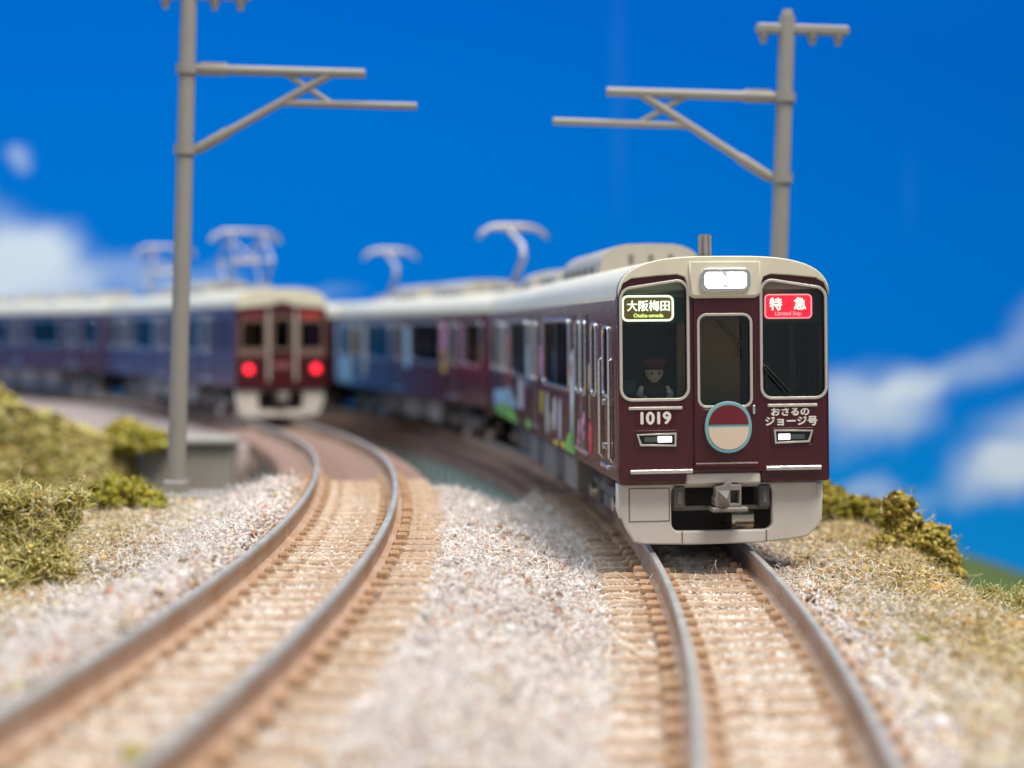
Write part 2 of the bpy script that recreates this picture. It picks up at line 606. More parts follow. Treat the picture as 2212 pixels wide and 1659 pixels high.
    for i, (x, y) in enumerate(path):
        a, b = Vector(path[max(i - 1, 0)]), Vector(path[min(i + 1, n - 1)])
        d = (b - a).normalized()
        nx, ny = -d.y * 0.3, d.x * 0.3
        secs.append([(x, y, -14), (x + nx, y + ny, -14), (x + nx, y + ny, 44), (x, y, 44)])
    o = loft('sky', secs, m, None)
    tag(o, 'printed blue sky backdrop with soft white clouds', None, None, 'structure')


build_sky()
o = box('base_ground', (-64, -4, -13.9), (64, 74, -13.5), M['base'])
tag(o, 'dark base board under the layout', None, None, 'structure')


# ------------------------------------------------------------------ near ground
def build_ground():
    m = bpy.data.materials.new('flocked_ballast_ground')
    m.use_nodes = True
    nt = m.node_tree
    N, L = nt.nodes.new, nt.links.new
    p = nt.nodes['Principled BSDF']
    p.inputs['Roughness'].default_value = 0.95
    p.inputs['Specular IOR Level'].default_value = 0.1
    tc = N('ShaderNodeTexCoord')
    n1 = N('ShaderNodeTexNoise'); n1.inputs['Scale'].default_value = 14; n1.inputs['Detail'].default_value = 5
    n2 = N('ShaderNodeTexNoise'); n2.inputs['Scale'].default_value = 0.8; n2.inputs['Detail'].default_value = 3
    L(tc.outputs['Object'], n1.inputs[0]); L(tc.outputs['Object'], n2.inputs[0])
    r1 = N('ShaderNodeValToRGB')
    e = r1.color_ramp.elements
    e[0].position = 0.30; e[0].color = srgb(128, 104, 84)
    e[1].position = 0.72; e[1].color = srgb(212, 202, 188)
    k = e.new(0.5); k.color = srgb(184, 166, 146)
    L(n1.outputs['Fac'], r1.inputs[0])
    mx = N('ShaderNodeMixRGB'); mx.inputs[2].default_value = srgb(168, 150, 118)
    r2 = N('ShaderNodeMapRange'); r2.inputs['From Min'].default_value = 0.45; r2.inputs['From Max'].default_value = 0.7
    r2.inputs['To Max'].default_value = 0.5
    L(n2.outputs['Fac'], r2.inputs['Value']); L(r2.outputs[0], mx.inputs[0]); L(r1.outputs[0], mx.inputs[1])
    L(mx.outputs[0], p.inputs['Base Color'])
    b = N('ShaderNodeBump'); b.inputs['Strength'].default_value = 0.8; b.inputs['Distance'].default_value = 0.03
    n3 = N('ShaderNodeTexNoise'); n3.inputs['Scale'].default_value = 28; n3.inputs['Detail'].default_value = 4
    L(tc.outputs['Object'], n3.inputs[0]); L(n3.outputs['Fac'], b.inputs['Height']); L(b.outputs[0], p.inputs['Normal'])
    xs = np.linspace(-9.5, 7.5, 300)
    ys = np.linspace(2.0, 23.2, 330)
    X, Y = np.meshgrid(xs, ys)
    Z = ground_z(X, Y)
    Z = np.clip(Z, -13.4, None)
    nx, ny = len(xs), len(ys)
    v = np.stack([X, Y, Z], -1).reshape(-1, 3)
    i = np.arange(nx * ny).reshape(ny, nx)
    q = np.stack([i[:-1, :-1], i[:-1, 1:], i[1:, 1:], i[1:, :-1]], -1).reshape(-1, 4)
    me = quads_mesh('ground', v, q)
    me.shade_smooth()
    o = link('ground', me, m)
    tag(o, 'pale flocked ballast ground under both tracks', None, None, 'structure')
    M['ground'] = m


def quads_mesh(name, v, q, col=None):
    me = bpy.data.meshes.new(name)
    nv, nf = len(v), len(q)
    me.vertices.add(nv)
    me.vertices.foreach_set('co', np.ascontiguousarray(v, np.float32).ravel())
    me.loops.add(nf * 4)
    me.loops.foreach_set('vertex_index', np.ascontiguousarray(q, np.int32).ravel())
    me.polygons.add(nf)
    me.polygons.foreach_set('loop_start', np.arange(0, nf * 4, 4, dtype=np.int32))
    if col is not None:
        a = me.color_attributes.new('Col', 'FLOAT_COLOR', 'POINT')
        c = np.ones((nv, 4), np.float32)
        c[:, :3] = col
        a.data.foreach_set('color', c.ravel())
    me.update(calc_edges=True)
    me.validate()
    return me


build_ground()

CUBE = np.array([(-1, -1, -1), (1, -1, -1), (1, 1, -1), (-1, 1, -1), (-1, -1, 1), (1, -1, 1), (1, 1, 1), (-1, 1, 1)], float) / math.sqrt(3)
CUBEQ = np.array([(0, 3, 2, 1), (4, 5, 6, 7), (0, 1, 5, 4), (1, 2, 6, 5), (2, 3, 7, 6), (3, 0, 4, 7)])


def rand_rot(n):
    q = rng.normal(size=(n, 4))
    q /= np.linalg.norm(q, axis=1, keepdims=True)
    a, b, c, d = q.T
    return np.stack([1 - 2 * (c * c + d * d), 2 * (b * c - a * d), 2 * (b * d + a * c),
                     2 * (b * c + a * d), 1 - 2 * (b * b + d * d), 2 * (c * d - a * b),
                     2 * (b * d - a * c), 2 * (c * d + a * b), 1 - 2 * (b * b + c * c)], -1).reshape(n, 3, 3)


def granules(P, S, C):
    n = len(P)
    v = CUBE[None] * rng.uniform(0.6, 1.35, (n, 8, 1))
    v = v * rng.uniform(0.65, 1.3, (n, 1, 3))
    v = np.einsum('nij,nkj->nki', rand_rot(n), v) * S[:, None, None] + P[:, None, :]
    q = CUBEQ[None] + (np.arange(n) * 8)[:, None, None]
    c = np.repeat(C, 8, axis=0)
    return v.reshape(-1, 3), q.reshape(-1, 4), c


def fibres(P, Ln, Wd, C, seg=4, curl=1.6, up=0.3):
    """thin curly ribbons"""
    n = len(P)
    d = rng.normal(size=(n, 3))
    d[:, 2] = np.abs(d[:, 2]) * up
    d /= np.linalg.norm(d, axis=1, keepdims=True)
    ax = rng.normal(size=(n, 3))
    ax /= np.linalg.norm(ax, axis=1, keepdims=True)
    ang = rng.uniform(0.3, curl, n)
    pts = [P]
    cur = P.copy()
    dd = d.copy()
    for s_ in range(seg):
        cur = cur + dd * (Ln / seg)[:, None]
        pts.append(cur.copy())
        ca, sa = np.cos(ang)[:, None], np.sin(ang)[:, None]
        dd = dd * ca + np.cross(ax, dd) * sa + ax * (np.sum(ax * dd, 1, keepdims=True)) * (1 - ca)
    pts = np.stack(pts, 1)
    side = rng.normal(size=(n, 3))
    side -= d * np.sum(side * d, 1, keepdims=True)
    side /= np.linalg.norm(side, axis=1, keepdims=True)
    side = side * Wd[:, None]
    v = np.stack([pts - side[:, None], pts + side[:, None]], 2).reshape(n, -1, 3)
    k = (seg + 1) * 2
    base = np.array([(2 * i, 2 * i + 1, 2 * i + 3, 2 * i + 2) for i in range(seg)])
    q = base[None] + (np.arange(n) * k)[:, None, None]
    return v.reshape(-1, 3), q.reshape(-1, 4), np.repeat(C, k, axis=0)


def pal(cols, weights, n, jitter=0.12):
    cs = np.array([srgb(*c)[:3] for c in cols])
    wts = np.array(weights, float)
    c = cs[rng.choice(len(cs), n, p=wts / wts.sum())]
    return np.clip(c * rng.uniform(1 - jitter, 1 + jitter, (n, 1)) * rng.uniform(1 - jitter / 3, 1 + jitter / 3, (n, 3)), 0, 0.95)


BALLAST = [(224, 218, 214), (210, 200, 192), (184, 176, 172), (204, 182, 150), (186, 142, 112), (196, 130, 84), (120, 92, 70), (212, 196, 158)]
DRY = [(204, 182, 138), (186, 160, 112), (158, 138, 88), (204, 156, 102), (138, 106, 68), (216, 204, 178), (134, 122, 64)]


def rail_clear(x, y):
    dl = np.abs(np.abs(x - AL.x(y)) - 0.45)
    dr = np.abs(np.abs(x - AR.x(y)) - 0.45)
    return (dl > 0.10) & (dr > 0.10)


def scatter_ground():
    parts = []
    n = 265000
    y = 5.4 + (BACK + 0.9 - 5.4) * rng.random(n) ** 1.0
    half = y * (1106 / F_PX) * 1.08 + 0.5
    x = (rng.random(n) * 2 - 1) * half
    ok = (x < 5.4)
    # thin the far / foreground blur zones
    keep = np.clip(1.35 - np.abs(y - 13.0) / 12.0, 0.45, 1.0)
    ok &= rng.random(n) < keep
    x, y = x[ok], y[ok]
    ok = rail_clear(x, y)
    x, y = x[ok], y[ok]
    dl, dr = x - AL.x(y), x - AR.x(y)
    intr = (np.abs(dl) < 0.96) | (np.abs(dr) < 0.96)
    intr &= ~((dl < -0.55) & (dl > -1.0)) & ~((dr > 0.60) & (dr < 1.0))
    k = (~intr) | (rng.random(len(x)) < np.where((np.abs(dl) < 0.5) | (np.abs(dr) < 0.5), 0.80, 0.55))
    x, y, dl, dr, intr = x[k], y[k], dl[k], dr[k], intr[k]
    z = ground_z(x, y)
    big = rng.random(len(x))
    S = np.where(intr, rng.uniform(0.008, 0.021, len(x)), rng.uniform(0.010, 0.027, len(x)) * (1 + (big > 0.985) * rng.uniform(0.3, 1.5, len(x))))
    dry = np.clip(sstep(-1.3, -2.4, dl) * 0.75 + sstep(0.75, 1.15, dr) * 1.5, 0, 1.5) * (0.6 + 0.6 * vnoise(x * 0.9, y * 0.9 + 40))
    isdry = (rng.random(len(x)) < dry)
    c = pal(BALLAST, [5.5, 3.5, 4, 1.4, 1.7, 0.6, 0.7, 0.7], len(x), 0.14)
    c2 = pal(DRY, [4, 4.5, 2.6, 1.2, 1.2, 1.4, 1.2], len(x), 0.16)
    c = np.where(isdry[:, None], c2, c)
    cw = pal([(234, 228, 220), (218, 206, 192), (196, 168, 140), (150, 116, 88)], [5, 2, 1, 0.5], len(x), 0.08)
    c = np.where((intr & (rng.random(len(x)) < 0.75))[:, None], cw, c)
    # wandering grey / warm drifts in the mix
    drift = vnoise(x * 0.7 + 60, y * 0.7)[:, None]
    c = c * (0.76 + 0.28 * drift)
    P = np.stack([x, y, z + S * rng.uniform(-0.2, 0.7, len(x))], -1)
    parts.append(granules(P, S, c))
    # hair-fine flock
    nf = 95000
    yf = 7.0 + (BACK - 7.0) * rng.random(nf)
    xf = (rng.random(nf) * 2 - 1) * (yf * (1106 / F_PX) * 1.06)
    ok = (xf < 4.6) & rail_clear(xf, yf)
    xf, yf = xf[ok], yf[ok]
    dl, dr = xf - AL.x(yf), xf - AR.x(yf)
    intr = (np.abs(dl) < 0.96) | (np.abs(dr) < 0.96)
    k = (~intr) | (rng.random(len(xf)) < 0.25)
    xf, yf, dl, dr = xf[k], yf[k], dl[k], dr[k]
    zf = ground_z(xf, yf) + 0.02
    dry = np.clip(sstep(-1.3, -2.4, dl) + sstep(1.1, 1.7, dr), 0, 1)
    cf = pal([(234, 230, 226), (222, 214, 206)], [2, 1], len(xf))
    cg = pal([(206, 192, 150), (170, 154, 96), (228, 222, 206)], [2, 1.4, 1], len(xf))
    cf = np.where((rng.random(len(xf)) < dry)[:, None], cg, cf)
    P = np.stack([xf, yf, zf], -1)
    parts.append(fibres(P, rng.uniform(0.06, 0.21, len(xf)), rng.uniform(0.0016, 0.0034, len(xf)), cf, 4, 1.3, 0.25))
    vs, qs, cs, n0 = [], [], [], 0
    for v, q, c in parts:
        vs.append(v); qs.append(q + n0); cs.append(c)
        n0 += len(v)
    me = quads_mesh('ballast_gravel', np.concatenate(vs), np.concatenate(qs), np.concatenate(cs))
    o = link('ballast_gravel', me, M['granule'])
    tag(o, 'loose cream and tan ballast grains with fine flock fibres', 'gravel', None, 'stuff')


scatter_ground()


# ------------------------------------------------------------------ tracks
def sweep(arc, ts, prof, zf):
    """prof : list of (d, dz) ; returns sections"""
    secs = []
    for t in ts:
        sec = []
        for d, dz in prof:
            x, y = arc.p(t, d)
            sec.append((x, y, float(zf(np.array(y))) + dz))
        secs.append(sec)
    return secs


def sleeper_mesh():
    b = MB()
    # bar that sags a little between the rails, soft top edges
    xs = [-0.93, -0.86, -0.45, -0.25, 0.0, 0.25, 0.45, 0.86, 0.93]
    zs = [-0.215, -0.190, -0.184, -0.192, -0.204, -0.192, -0.184, -0.190, -0.215]
    ws = [0.040, 0.050, 0.052, 0.048, 0.044, 0.048, 0.052, 0.050, 0.040]
    secs = []
    for x, z, wd in zip(xs, zs, ws):
        secs.append([(x, -wd, -0.36), (x, wd, -0.36), (x, wd, z - 0.03), (x, wd * 0.62, z), (x, -wd * 0.62, z), (x, -wd, z - 0.03)])
    n = 6
    v = [p for s_ in secs for p in s_]
    f = []
    for i in range(len(secs) - 1):
        for k in range(n):
            l = (k + 1) % n
            f.append((i * n + k, i * n + l, (i + 1) * n + l, (i + 1) * n + k))
    f.append((5, 4, 3, 2, 1, 0))
    f.append(tuple((len(secs) - 1) * n + k for k in range(n)))
    return mesh('sleeper', v, f)


SLEEPER = sleeper_mesh()
SLEEPER.materials.append(M['sleeper'])
SLEEPER_DECK = SLEEPER.copy()
SLEEPER_DECK.materials.clear()
SLEEPER_DECK.materials.append(M['deck'])
_cb = MB().box((-0.055, -0.046, -0.21), (0.055, 0.046, -0.135), 0.02)
CHAIR = mesh('rail_chair', _cb.v, _cb.f)
CHAIR.materials.append(M['chair'])


def build_track(arc, zf, t0, t1, label):
    root = thing('model_track', label, 'track', None)
    ts = np.linspace(t0, t1, 120)
    head = [(-0.029, -0.026), (-0.029, -0.010), (-0.022, 0.0), (0.022, 0.0), (0.029, -0.010), (0.029, -0.026)]
    web = [(-0.028, -0.0255), (0.028, -0.0255), (0.028, -0.05), (0.016, -0.075), (0.016, -0.165), (0.085, -0.185), (0.085, -0.205),
           (-0.085, -0.205), (-0.085, -0.185), (-0.016, -0.165), (-0.016, -0.075), (-0.028, -0.05)]
    for s_ in (-1, 1):
        r_ = loft('rail', sweep(arc, ts, [(d + s_ * 0.45, z) for d, z in web], zf), M['rail_side'], root)
        loft('railhead', sweep(arc, ts, [(d + s_ * 0.45, z + 0.0) for d, z in head], zf), M['rail_top'], r_)
    t = t0
    while t < t1:
        x, y = arc.p(t)
        if y > 40:
            break
        o = bpy.data.objects.new('sleeper', SLEEPER if t < 7.0 else SLEEPER_DECK)
        COL.objects.link(o)
        o.parent = root
        o.location = (x, y, float(zf(np.array(y))) + random.uniform(-0.006, 0.006))
        o.rotation_euler = (random.uniform(-0.05, 0.05), random.uniform(-0.008, 0.008), t / arc.r + random.uniform(-0.012, 0.012))
        if y < 20:
            for d in (-0.575, -0.325, 0.325, 0.575):
                c = bpy.data.objects.new('rail_chair', CHAIR)
                COL.objects.link(c)
                c.parent = o
                c.location = (d, random.uniform(-0.01, 0.01), random.uniform(-0.006, 0.004))
                k = 1.0 if abs(d) > 0.5 else 0.72
                c.scale = (k * random.uniform(0.8, 1.1), k * random.uniform(0.85, 1.1), random.uniform(0.9, 1.0) if k == 1 else 1.08)
        t += 0.352
    return root


build_track(AR, zr, -9.5, 40, 'curved model track carrying the sharp maroon train')
build_track(AL, zl, -8.5, 46, 'curved model track in front of the red tail-lit train')


# ------------------------------------------------------------------ bridge spans, abutment, far bank
def build_bridge(arc, zf, t0, t1, hw, label):
    root = thing('girder_bridge', label, 'bridge')
    ts = np.linspace(t0, t1, 40)
    loft('deck', sweep(arc, ts, [(-hw, -0.225), (-hw, -0.56), (hw, -0.56), (hw, -0.225)], zf), M['deck'], root, smooth=True)
    for s_ in (-1, 1):
        d0 = s_ * (hw - 0.12)
        g = loft('girder', sweep(arc, ts, [(d0 - 0.05, -0.561), (d0 - 0.05, -2.3), (d0 + 0.05, -2.3), (d0 + 0.05, -0.561)], zf), M['girder'], root)
        t = t0 + 0.25
        while t < t1:
            x, y = arc.p(t, d0 + s_ * 0.075)
            z = float(zf(np.array(y)))
            o = box('stiffener', (-0.03, -0.03, -2.28), (0.03, 0.03, -0.58), M['girder'], g)
            o.location = (x, y, z)
            o.rotation_euler = (0, 0, t / arc.r)
            t += 0.62
    for tt in (t0 + 2.5, t1 - 2.0):
        x, y = arc.p(tt)
        p_ = box('pier', (-0.55, -0.4, -13.4), (0.55, 0.4, -2.2), M['concrete'], root, 0.06)
        p_.location = (x, y, 0)
        p_.rotation_euler = (0, 0, tt / arc.r)


build_bridge(AR, zr, 7.6, 42.0, 0.86, 'brown decked bridge with pale green girders under the maroon train')
build_bridge(AL, zl, 7.2, 15.8, 0.86, 'short brown decked bridge in front of the red tail-lit train')


def far_z(x, y):
    return -0.13 + 0.05 * (vnoise(x * 0.8, y * 0.8) - 0.5)


def build_far_bank():
    # outline of the far embankment : near edge runs behind the bridges
    xs = np.linspace(-40, 2.0, 260)
    ys = np.linspace(27.0, 58, 180)
    X, Y = np.meshgrid(xs, ys)
    near = 28.2 + np.clip(X + 4.6, 0, 8) * 1.55
    Z = far_z(X, Y)
    dl = X - AL.x(np.clip(Y, 0, 69))
    Z = Z - np.clip(near - Y, 0, None) * 6
    Z = Z - np.clip(dl - 1.15, 0, 3.2) * 4.0
    Z = np.clip(Z, -13.4, None)
    v = np.stack([X, Y, Z], -1).reshape(-1, 3)
    ny, nx = X.shape
    i = np.arange(nx * ny).reshape(ny, nx)
    q = np.stack([i[:-1, :-1], i[:-1, 1:], i[1:, 1:], i[1:, :-1]], -1).reshape(-1, 4)
    me = quads_mesh('terrain', v, q)
    me.shade_smooth()
    o = link('terrain', me, mat('grey_far_ballast', srgb(168, 156, 152), 0.95, col2=srgb(138, 122, 112), vscale=2.5, bump=0.5))
    tag(o, 'grey ballasted far bank behind the bridges', None, None, 'structure')
    ab = thing('bridge_abutment', 'grey concrete abutment with sloping wing wall behind the near mast', 'abutment')
    b = MB()
    # front block and wing wall sloping down to the left
    b.box((-8.0, 27.4, -13.4), (-4.9, 28.1, -0.02), 0.04)
    b.build('front_wall', M['concrete'], ab)
    wv = [(-8.02, 27.35, -13.4), (-12.0, 24.6, -13.4), (-12.0, 24.6, -1.9), (-8.02, 27.35, -0.30)]
    wv += [(x - 0.25, y + 0.35, z) for x, y, z in wv]
    wf = [(0, 1, 2, 3), (7, 6, 5, 4), (0, 4, 5, 1), (1, 5, 6, 2), (2, 6, 7, 3), (3, 7, 4, 0)]
    link('wing_wall', mesh('wing_wall', wv, wf), M['concrete'], ab)
    box('cap_stone', (-8.1, 27.25, -0.015), (-4.82, 28.2, 0.07), M['concrete'], ab, 0.02)
    box('bearing_ledge', (-5.6, 27.05, -1.15), (-4.86, 27.39, -0.95), M['deck'], ab, 0.02)


build_far_bank()


# ------------------------------------------------------------------ foliage
OLIVE = [(168, 158, 66), (142, 134, 46), (112, 108, 32), (196, 184, 106), (90, 84, 26), (178, 150, 70)]


def build_bush(label, base, blobs, n, size=(0.018, 0.045), nf=3000, flen=(0.08, 0.22), cols=OLIVE, wts=(4, 4, 3, 2, 2, 1), group=None, cat='bush', name='foliage_clump'):
    """blobs : (dx, dy, dz, r) around the base point"""
    root = thing(name, label, cat, group, base)
    P, W = [], []
    vol = np.array([b[3] ** 2 for b in blobs])
    cnt = (vol / vol.sum() * n).astype(int)
    for (dx, dy, dz, r), c in zip(blobs, cnt):
        d = rng.normal(size=(c, 3))
        d /= np.linalg.norm(d, axis=1, keepdims=True)
        lump = 0.62 + 0.72 * vnoise(d[:, 0] * 2.4 + dx * 7 + 20, d[:, 1] * 2.4 + d[:, 2] * 2.9 + dy * 5 + 20)
        rr = r * lump * rng.uniform(0.45, 1.0, c) ** 0.33
        P.append(d * rr[:, None] * np.array([1, 1, 0.9]) + np.array([dx, dy, dz]))
    P = np.concatenate(P)
    P = P[P[:, 2] > -0.06]
    S = rng.uniform(size[0], size[1], len(P))
    C = pal(cols, wts, len(P), 0.2)
    v, q, c = granules(P, S, C)
    link('crumb_foliage', quads_mesh('crumb_foliage', v, q, c), M['fuzz'], root)
    if nf:
        k = rng.choice(len(P), nf)
        f = P[k] * 1.02
        C2 = pal([(206, 196, 130), (226, 218, 176), (160, 148, 70)], [2, 1.4, 2], nf, 0.15)
        v, q, c = fibres(f, rng.uniform(flen[0], flen[1], nf), rng.uniform(0.0015, 0.0035, nf) * max(1, size[1] / 0.05), C2, 6, 1.5, 0.8)
        link('stray_fibres', quads_mesh('stray_fibres', v, q, c), M['fuzz'], root)
    b = MB()
    for (dx, dy, dz, r) in blobs[:3]:
        b.tube([(dx * 0.3, dy * 0.3, -0.12), (dx, dy, dz)], [0.03, 0.012], 5)
    b.build('stem', M['base'], root)
    return root


def at(px, py, Y):
    return ((px - 1106) / F_PX * Y, Y, CAM_Z - (py - HORIZON) / F_PX * Y)


def on_ground(px, Y, dz=0.0):
    x = (px - 1106) / F_PX * Y
    return (x, Y, float(ground_z(np.array([x]), np.array([Y]))[0]) + dz)


# left foreground clump, three lobes
build_bush('large olive foliage clump with pale stray fibres at the left edge', on_ground(40, 12.6),
           [(-0.14, 0, 0.14, 0.28), (0.13, 0.05, 0.16, 0.22), (0.0, 0.1, 0.42, 0.18), (0.06, 0.1, 0.60, 0.12), (0.33, 0.25, 0.60, 0.11), (0.30, 0.25, 0.45, 0.10),
            (-0.2, 0.1, 0.5, 0.18), (-0.08, 0, 0.62, 0.1), (0.27, -0.1, 0.08, 0.17), (0.18, 0.1, 0.34, 0.13), (0.02, -0.5, 0.0, 0.15), (-0.22, -0.8, -0.02, 0.2), (-0.5, 0.2, 0.35, 0.3)],
           17000, (0.009, 0.024), 11000, (0.07, 0.26),
           cols=[(204, 192, 120), (176, 162, 84), (134, 122, 50), (222, 212, 162), (100, 90, 34), (202, 172, 102)])
build_bush('low olive bush just left of the near mast foot', on_ground(250, 17.2, -0.02),
           [(-0.32, 0, 0.06, 0.15), (-0.1, 0.1, 0.16, 0.22), (0.08, 0, 0.20, 0.24), (0.36, 0, 0.08, 0.17), (0.2, 0.1, 0.12, 0.2)], 5000, (0.02, 0.045), 1200,
           cols=[(160, 152, 50), (132, 126, 36), (104, 100, 26), (178, 168, 76), (84, 80, 22), (150, 140, 50)])
# right bank
build_bush('tall two-horned olive bush on the right bank edge', on_ground(1965, 15.6, -0.17),
           [(-0.22, 0, 0.16, 0.22), (0.02, 0, 0.20, 0.28), (-0.05, 0.05, 0.48, 0.17), (-0.08, 0.05, 0.66, 0.13), (0.22, 0, 0.12, 0.24), (0.15, 0, 0.32, 0.2), (0.3, -0.1, -0.05, 0.2)],
           9000, (0.018, 0.040), 1400, cols=[(176, 160, 82), (150, 136, 60), (118, 106, 40), (194, 178, 108), (98, 86, 32), (172, 146, 76)])
build_bush('low spreading olive bush beside the train on the right bank', on_ground(1815, 17.8, 0.0),
           [(-0.25, 0, 0.22, 0.26), (0.0, 0, 0.14, 0.26), (-0.5, 0.2, 0.2, 0.3), (0.25, 0, 0.05, 0.24)], 6000, (0.02, 0.045), 800,
           cols=[(152, 144, 58), (128, 120, 42), (104, 98, 30), (168, 156, 86), (86, 80, 24), (150, 130, 60)])
build_bush('dry fibrous olive tuft at the right frame edge', on_ground(2150, 13.3, -0.03),
           [(-0.28, 0, 0.04, 0.16), (0.0, 0, 0.09, 0.19), (0.28, 0, 0.08, 0.22), (0.1, -0.15, 0.0, 0.2), (-0.1, 0.1, 0.1, 0.12)], 6500, (0.010, 0.024), 4200, (0.06, 0.22),
           cols=[(164, 148, 84), (136, 124, 62), (108, 98, 44), (190, 176, 118), (90, 80, 34), (160, 132, 74)])
for lab, px, Y in (('tiny yellow-green tuft between the rails of the left track', 298, 6.95),
                   ('tiny pale green tuft on the dry right bank', 1990, 10.9),
                   ('small olive tuft on gravel beside the left rail', 300, 12.0)):
    build_bush(lab, on_ground(px, Y, 0.0), [(0, 0, 0.02, 0.055), (0.05, 0.02, 0.01, 0.045)], 260, (0.010, 0.02), 60, (0.03, 0.08),
               cols=[(190, 186, 90), (160, 152, 66), (130, 124, 50), (206, 200, 120), (110, 104, 40), (170, 160, 80)], cat='tuft', name='grass_tuft')

# overgrown slope at the left, in front of the far bank
hx = np.linspace(-13.5, -5.0, 60)
hy = np.linspace(18.5, 27.3, 60)
HX, HY = np.meshgrid(hx, hy)


def hill_z(x, y):
    z = 0.46 - 0.27 * (x + 8.1) - 0.34 * np.clip(25.6 - y, 0, 20) + 0.35 * (vnoise(x * 0.8, y * 0.8) - 0.5)
    z = np.minimum(z, 1.25)
    return z - np.clip(x + 7.15 + (26.6 - y) * 0.75, 0, 9) * 3.5


HZ = np.clip(hill_z(HX, HY), -13.4, None)
i_ = np.arange(3600).reshape(60, 60)
q_ = np.stack([i_[:-1, :-1], i_[:-1, 1:], i_[1:, 1:], i_[1:, :-1]], -1).reshape(-1, 4)
hm = quads_mesh('hill', np.stack([HX, HY, HZ], -1).reshape(-1, 3), q_)
hm.shade_smooth()
tag(link('hill', hm, mat('olive_slope', srgb(128, 118, 58), 0.95, col2=srgb(150, 128, 84), vscale=1.5, bump=0.6)),
    'olive planted slope left of the abutment', None, None, 'structure')
n_ = 44000
px_ = rng.uniform(-11.5, -5.6, n_)
py_ = rng.uniform(19.0, 27.2, n_)
pz_ = hill_z(px_, py_)
lump_ = vnoise(px_ * 1.5 + 7, py_ * 1.5)
k_ = (lump_ > 0.16) & (pz_ > -3.2)
px_, py_, pz_, lump_ = px_[k_], py_[k_], pz_[k_], lump_[k_]
P_ = np.stack([px_, py_, pz_ + (lump_ - 0.3) * rng.uniform(0, 1, len(px_)) * 0.75], -1)
v_, q2_, c_ = granules(P_, rng.uniform(0.03, 0.07, len(P_)), pal([(192, 182, 108), (168, 158, 80), (138, 128, 54), (206, 196, 140), (200, 176, 132)], [4, 4, 2, 3, 2], len(P_), 0.18))
tag(link('ground_cover', quads_mesh('ground_cover', v_, q2_, c_), M['fuzz']), 'blurred olive ground cover on the left slope', 'foliage', None, 'stuff')
build_bush('round olive bush against the abutment behind the near mast', (-6.55, 27.2, -0.05),
           [(0, 0, 0.1, 0.38), (0.3, 0, 0.0, 0.3), (-0.35, 0, 0.02, 0.3)], 2600, (0.04, 0.08), 0)
# low green meadow far below the right bank
rx = np.linspace(9.0, 44, 50)
ry = np.linspace(24, 60, 40)
RX, RY = np.meshgrid(rx, ry)
RZ = -6.7 - 0.26 * (RX - 17.2) + 0.35 * (vnoise(RX * 0.4, RY * 0.4) - 0.5) - np.clip(46 - RY, 0, 30) * 0.12
RZ = np.clip(RZ, -13.4, None)
i_ = np.arange(2000).reshape(40, 50)
q_ = np.stack([i_[:-1, :-1], i_[:-1, 1:], i_[1:, 1:], i_[1:, :-1]], -1).reshape(-1, 4)
gm = quads_mesh('meadow', np.stack([RX, RY, RZ], -1).reshape(-1, 3), q_)
gm.shade_smooth()
tag(link('meadow', gm, mat('green_meadow', srgb(74, 98, 30), 0.95, col2=srgb(96, 106, 40), vscale=1.0, bump=0.5)),
    'low green meadow beyond the right bank', None, None, 'structure')


